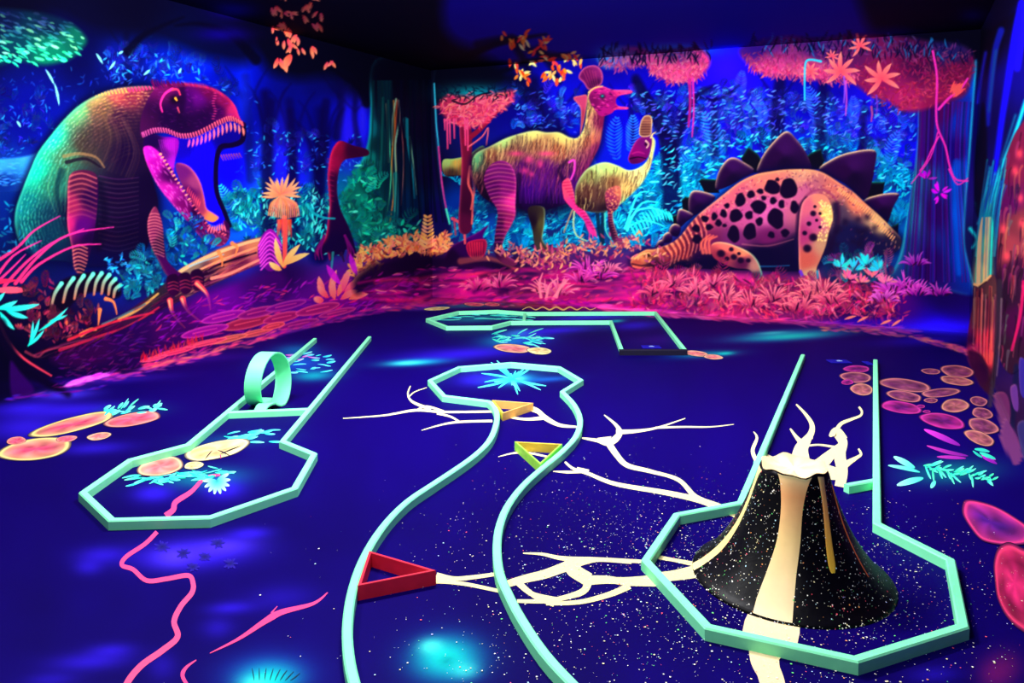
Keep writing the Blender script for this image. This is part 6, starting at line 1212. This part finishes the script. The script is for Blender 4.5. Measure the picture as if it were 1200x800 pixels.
# big pink petals at the right edge
stone('painted_petal', 'big pink rimmed purple painted petal on the floor by the right wall', [(1130,592),(1134,587),(1146,588),(1166,594),(1186,605),(1206,620),(1204,634),(1182,637),(1162,635),(1149,630),(1138,617),(1130,603)], ((240,60,130),(120,26,130),(80,20,130)), 'painted petals', cat='painted petal')
stone('painted_petal', 'hot pink painted petal on the floor with dark red throat', [(1166,660),(1171,644),(1182,638),(1195,643),(1212,655),(1224,700),(1216,742),(1196,735),(1180,720),(1170,700),(1167,680)], ((250,60,110),(150,20,70),(230,40,110)), 'painted petals', cat='painted petal')
leaves('painted_plant', 'purple painted leaves on the floor under the stones', [(1083,503,24,46,3.4,(230,60,210),(120,20,150)),(1086,522,14,50,2.2,(200,50,170),(110,20,140)),(1098,535,3,34,2,(190,50,170),(150,30,160))])
leaves('painted_plant', 'small violet painted leaf pair beside the turquoise wisps', [(1150,533,18,18,2,(200,40,200),(140,30,160)),(1152,536,24,18,2,(180,30,190),(120,20,150))])
L = [(1072,548,-152,28,3.4,(70,235,190),(160,255,225)),(1078,553,-168,38,2.2,(60,220,190),(140,250,220)),(1082,560,165,32,3.6,(60,230,190),(160,255,225)),(1096,563,120,10,2.6,(70,235,190),(130,255,215))]
for k in range(46):
    t = k / 45; x = 1082 + 80 * t; y = 546 + 16 * t; up = random.random() < .5
    L.append((x, y + random.uniform(-3, 3), random.uniform(-40, 0) if up else random.uniform(20, 100), random.uniform(8, 17) * (1.2 - .5 * t), 1.3, jit((40, 225, 170), 20), jit((110, 250, 205), 20)))
leaves('painted_plant', 'turquoise painted feathery plant on the floor beside the volcano lane', L)
leaves('painted_plant', 'turquoise painted leaf wisps at the foot of the right wall', [(1142,526,10,18,2,(40,220,180),(60,200,180)),(1148,530,22,20,2.2,(60,235,190),(40,200,170)),(1140,528,35,14,1.4,(40,210,180),(40,180,160))])
L = []
for k in range(26): x = 118 + 66 * random.random(); L.append((x, 484 - (x - 118) * .07 + random.uniform(-5, 3), random.uniform(-60, 10), random.uniform(6, 18), random.uniform(.8, 2), jit((50, 215, 190), 25), jit((130, 250, 220), 25)))
leaves('painted_plant', 'teal painted leaves over the pink pads', L, ZF + .002)
L = []
for k in range(40): x = 160 + 100 * random.random(); L.append((x, 560 - (x - 160) * .08 + random.uniform(-4, 6), random.uniform(-30, 20) + (180 if random.random() < .5 else 0), random.uniform(8, 26), random.uniform(.6, 1.8), jit((30, 190, 170), 25), jit((110, 245, 220), 25)))
for k in range(9): L.append((254, 563, -30 + 26 * k, 16, 2.4, (30, 150, 150), (190, 250, 230)))
leaves('painted_plant', 'teal painted leaves around the pads inside the loop lane', L, ZF + .0003)
L = []
for k in range(22): x = 255 + 60 * random.random(); L.append((x, 512 + random.uniform(-8, 6), random.uniform(-25, 10), random.uniform(10, 22), random.uniform(.6, 1.6), jit((30, 190, 190), 25), jit((110, 240, 230), 25)))
leaves('painted_plant', 'teal painted splash below the upright loop', L, ZF + .0003)
L = []
for k in range(30):
    a = random.uniform(0, 360); L.append((601, 444, a, random.uniform(14, 44) * (.2 + .8 * abs(math.cos(math.radians(a)))), 1.2, (30, 180, 190), jit((90, 245, 230), 20)))
leaves('painted_plant', 'turquoise painted starburst inside the winding lane octagon', L)
L = []
for k in range(30): x = 575 + 60 * random.random(); L.append((x, 397 + random.uniform(-6, 5), random.uniform(-30, 20), random.uniform(8, 20), random.uniform(.5, 1.2), jit((30, 200, 190), 25), jit((120, 245, 225), 25)))
leaves('painted_plant', 'teal painted leaves above the pads behind the winding lane', L)
L = []
for k in range(26): x = 325 + 60 * random.random(); L.append((x, 425 + (x - 325) * .05 + random.uniform(-12, 12), random.uniform(-20, 10), random.uniform(6, 16), random.uniform(.5, 1.3), jit((40, 180, 210), 25) if random.random() < .75 else (220, 60, 180), jit((110, 230, 235), 25)))
leaves('painted_plant', 'teal and violet painted leaves inside the loop lane fairway', L)
L = []
for k in range(16): L.append((505 + random.uniform(0, 110), 371 + random.uniform(-3, 5), random.uniform(-6, 6), random.uniform(12, 34), random.uniform(.5, 1.1), jit((30, 200, 190), 20), jit((110, 245, 225), 20)))
leaves('painted_plant', 'teal painted streaks inside the far lane octagon', L)
vein('painted_plant', 'yellow painted curls behind the far lane', [([(612 + 8 * k, 361.2 + 1.6 * (-1) ** k) for k in range(12)], .4, 1.0, .4)], (240,200,110), cat='painted plant')
L = [(298 + 6 * k, 797, -100 + 9 * k, 15, .6, (6, 60, 80), (6, 40, 70)) for k in range(8)]
leaves('painted_plant', 'dark painted blades in the turquoise floor glow', L)
L = []
for (x, y, r) in ((190,640,10),(215,648,9),(240,652,8),(255,636,9),(270,660,9),(226,664,8)):
    for k in range(9): L.append((x, y, 40 * k + random.uniform(-12, 12), r * (.5 + .5 * abs(math.cos(math.radians(40 * k)))), 1.4, (12, 4, 90), (40, 16, 170)))
leaves('painted_plant', 'dark painted florets in the blue floor cloud', L)
# speckles of paint around the volcano: uncountable
pts, nr, sz, cc_ = [], [], [], []
for _ in range(5200):
    if random.random() < .55: x, y = random.gauss(vcx, .55), random.gauss(vcy, .5)
    else: x, y = random.gauss(.45, .5), random.gauss(3.2, .7)
    if y < 1.9 or math.hypot(x - vcx, y - vcy) < .43 or np.dot(np.array([x, y]) - CBR, [-math.cos(AR), math.sin(AR)]) < .1: continue
    pts.append((x, y, ZF + .0024)); nr.append((0, 0, 1)); sz.append(.0012 + .0032 * random.random() ** 4); cc_.append(s2l(random.choices(SPK, SPW)[0]))
v_, f_, c_ = speckle_mesh(pts, nr, sz, cc_)
o = link('paint_speckles', mesh('paint_speckles', v_, f_, paint_mat('speckle_paint'), c_)); o['kind'] = 'stuff'; o['label'] = 'tiny bright paint speckles scattered over the floor around the volcano'; o['category'] = 'paint speckles'
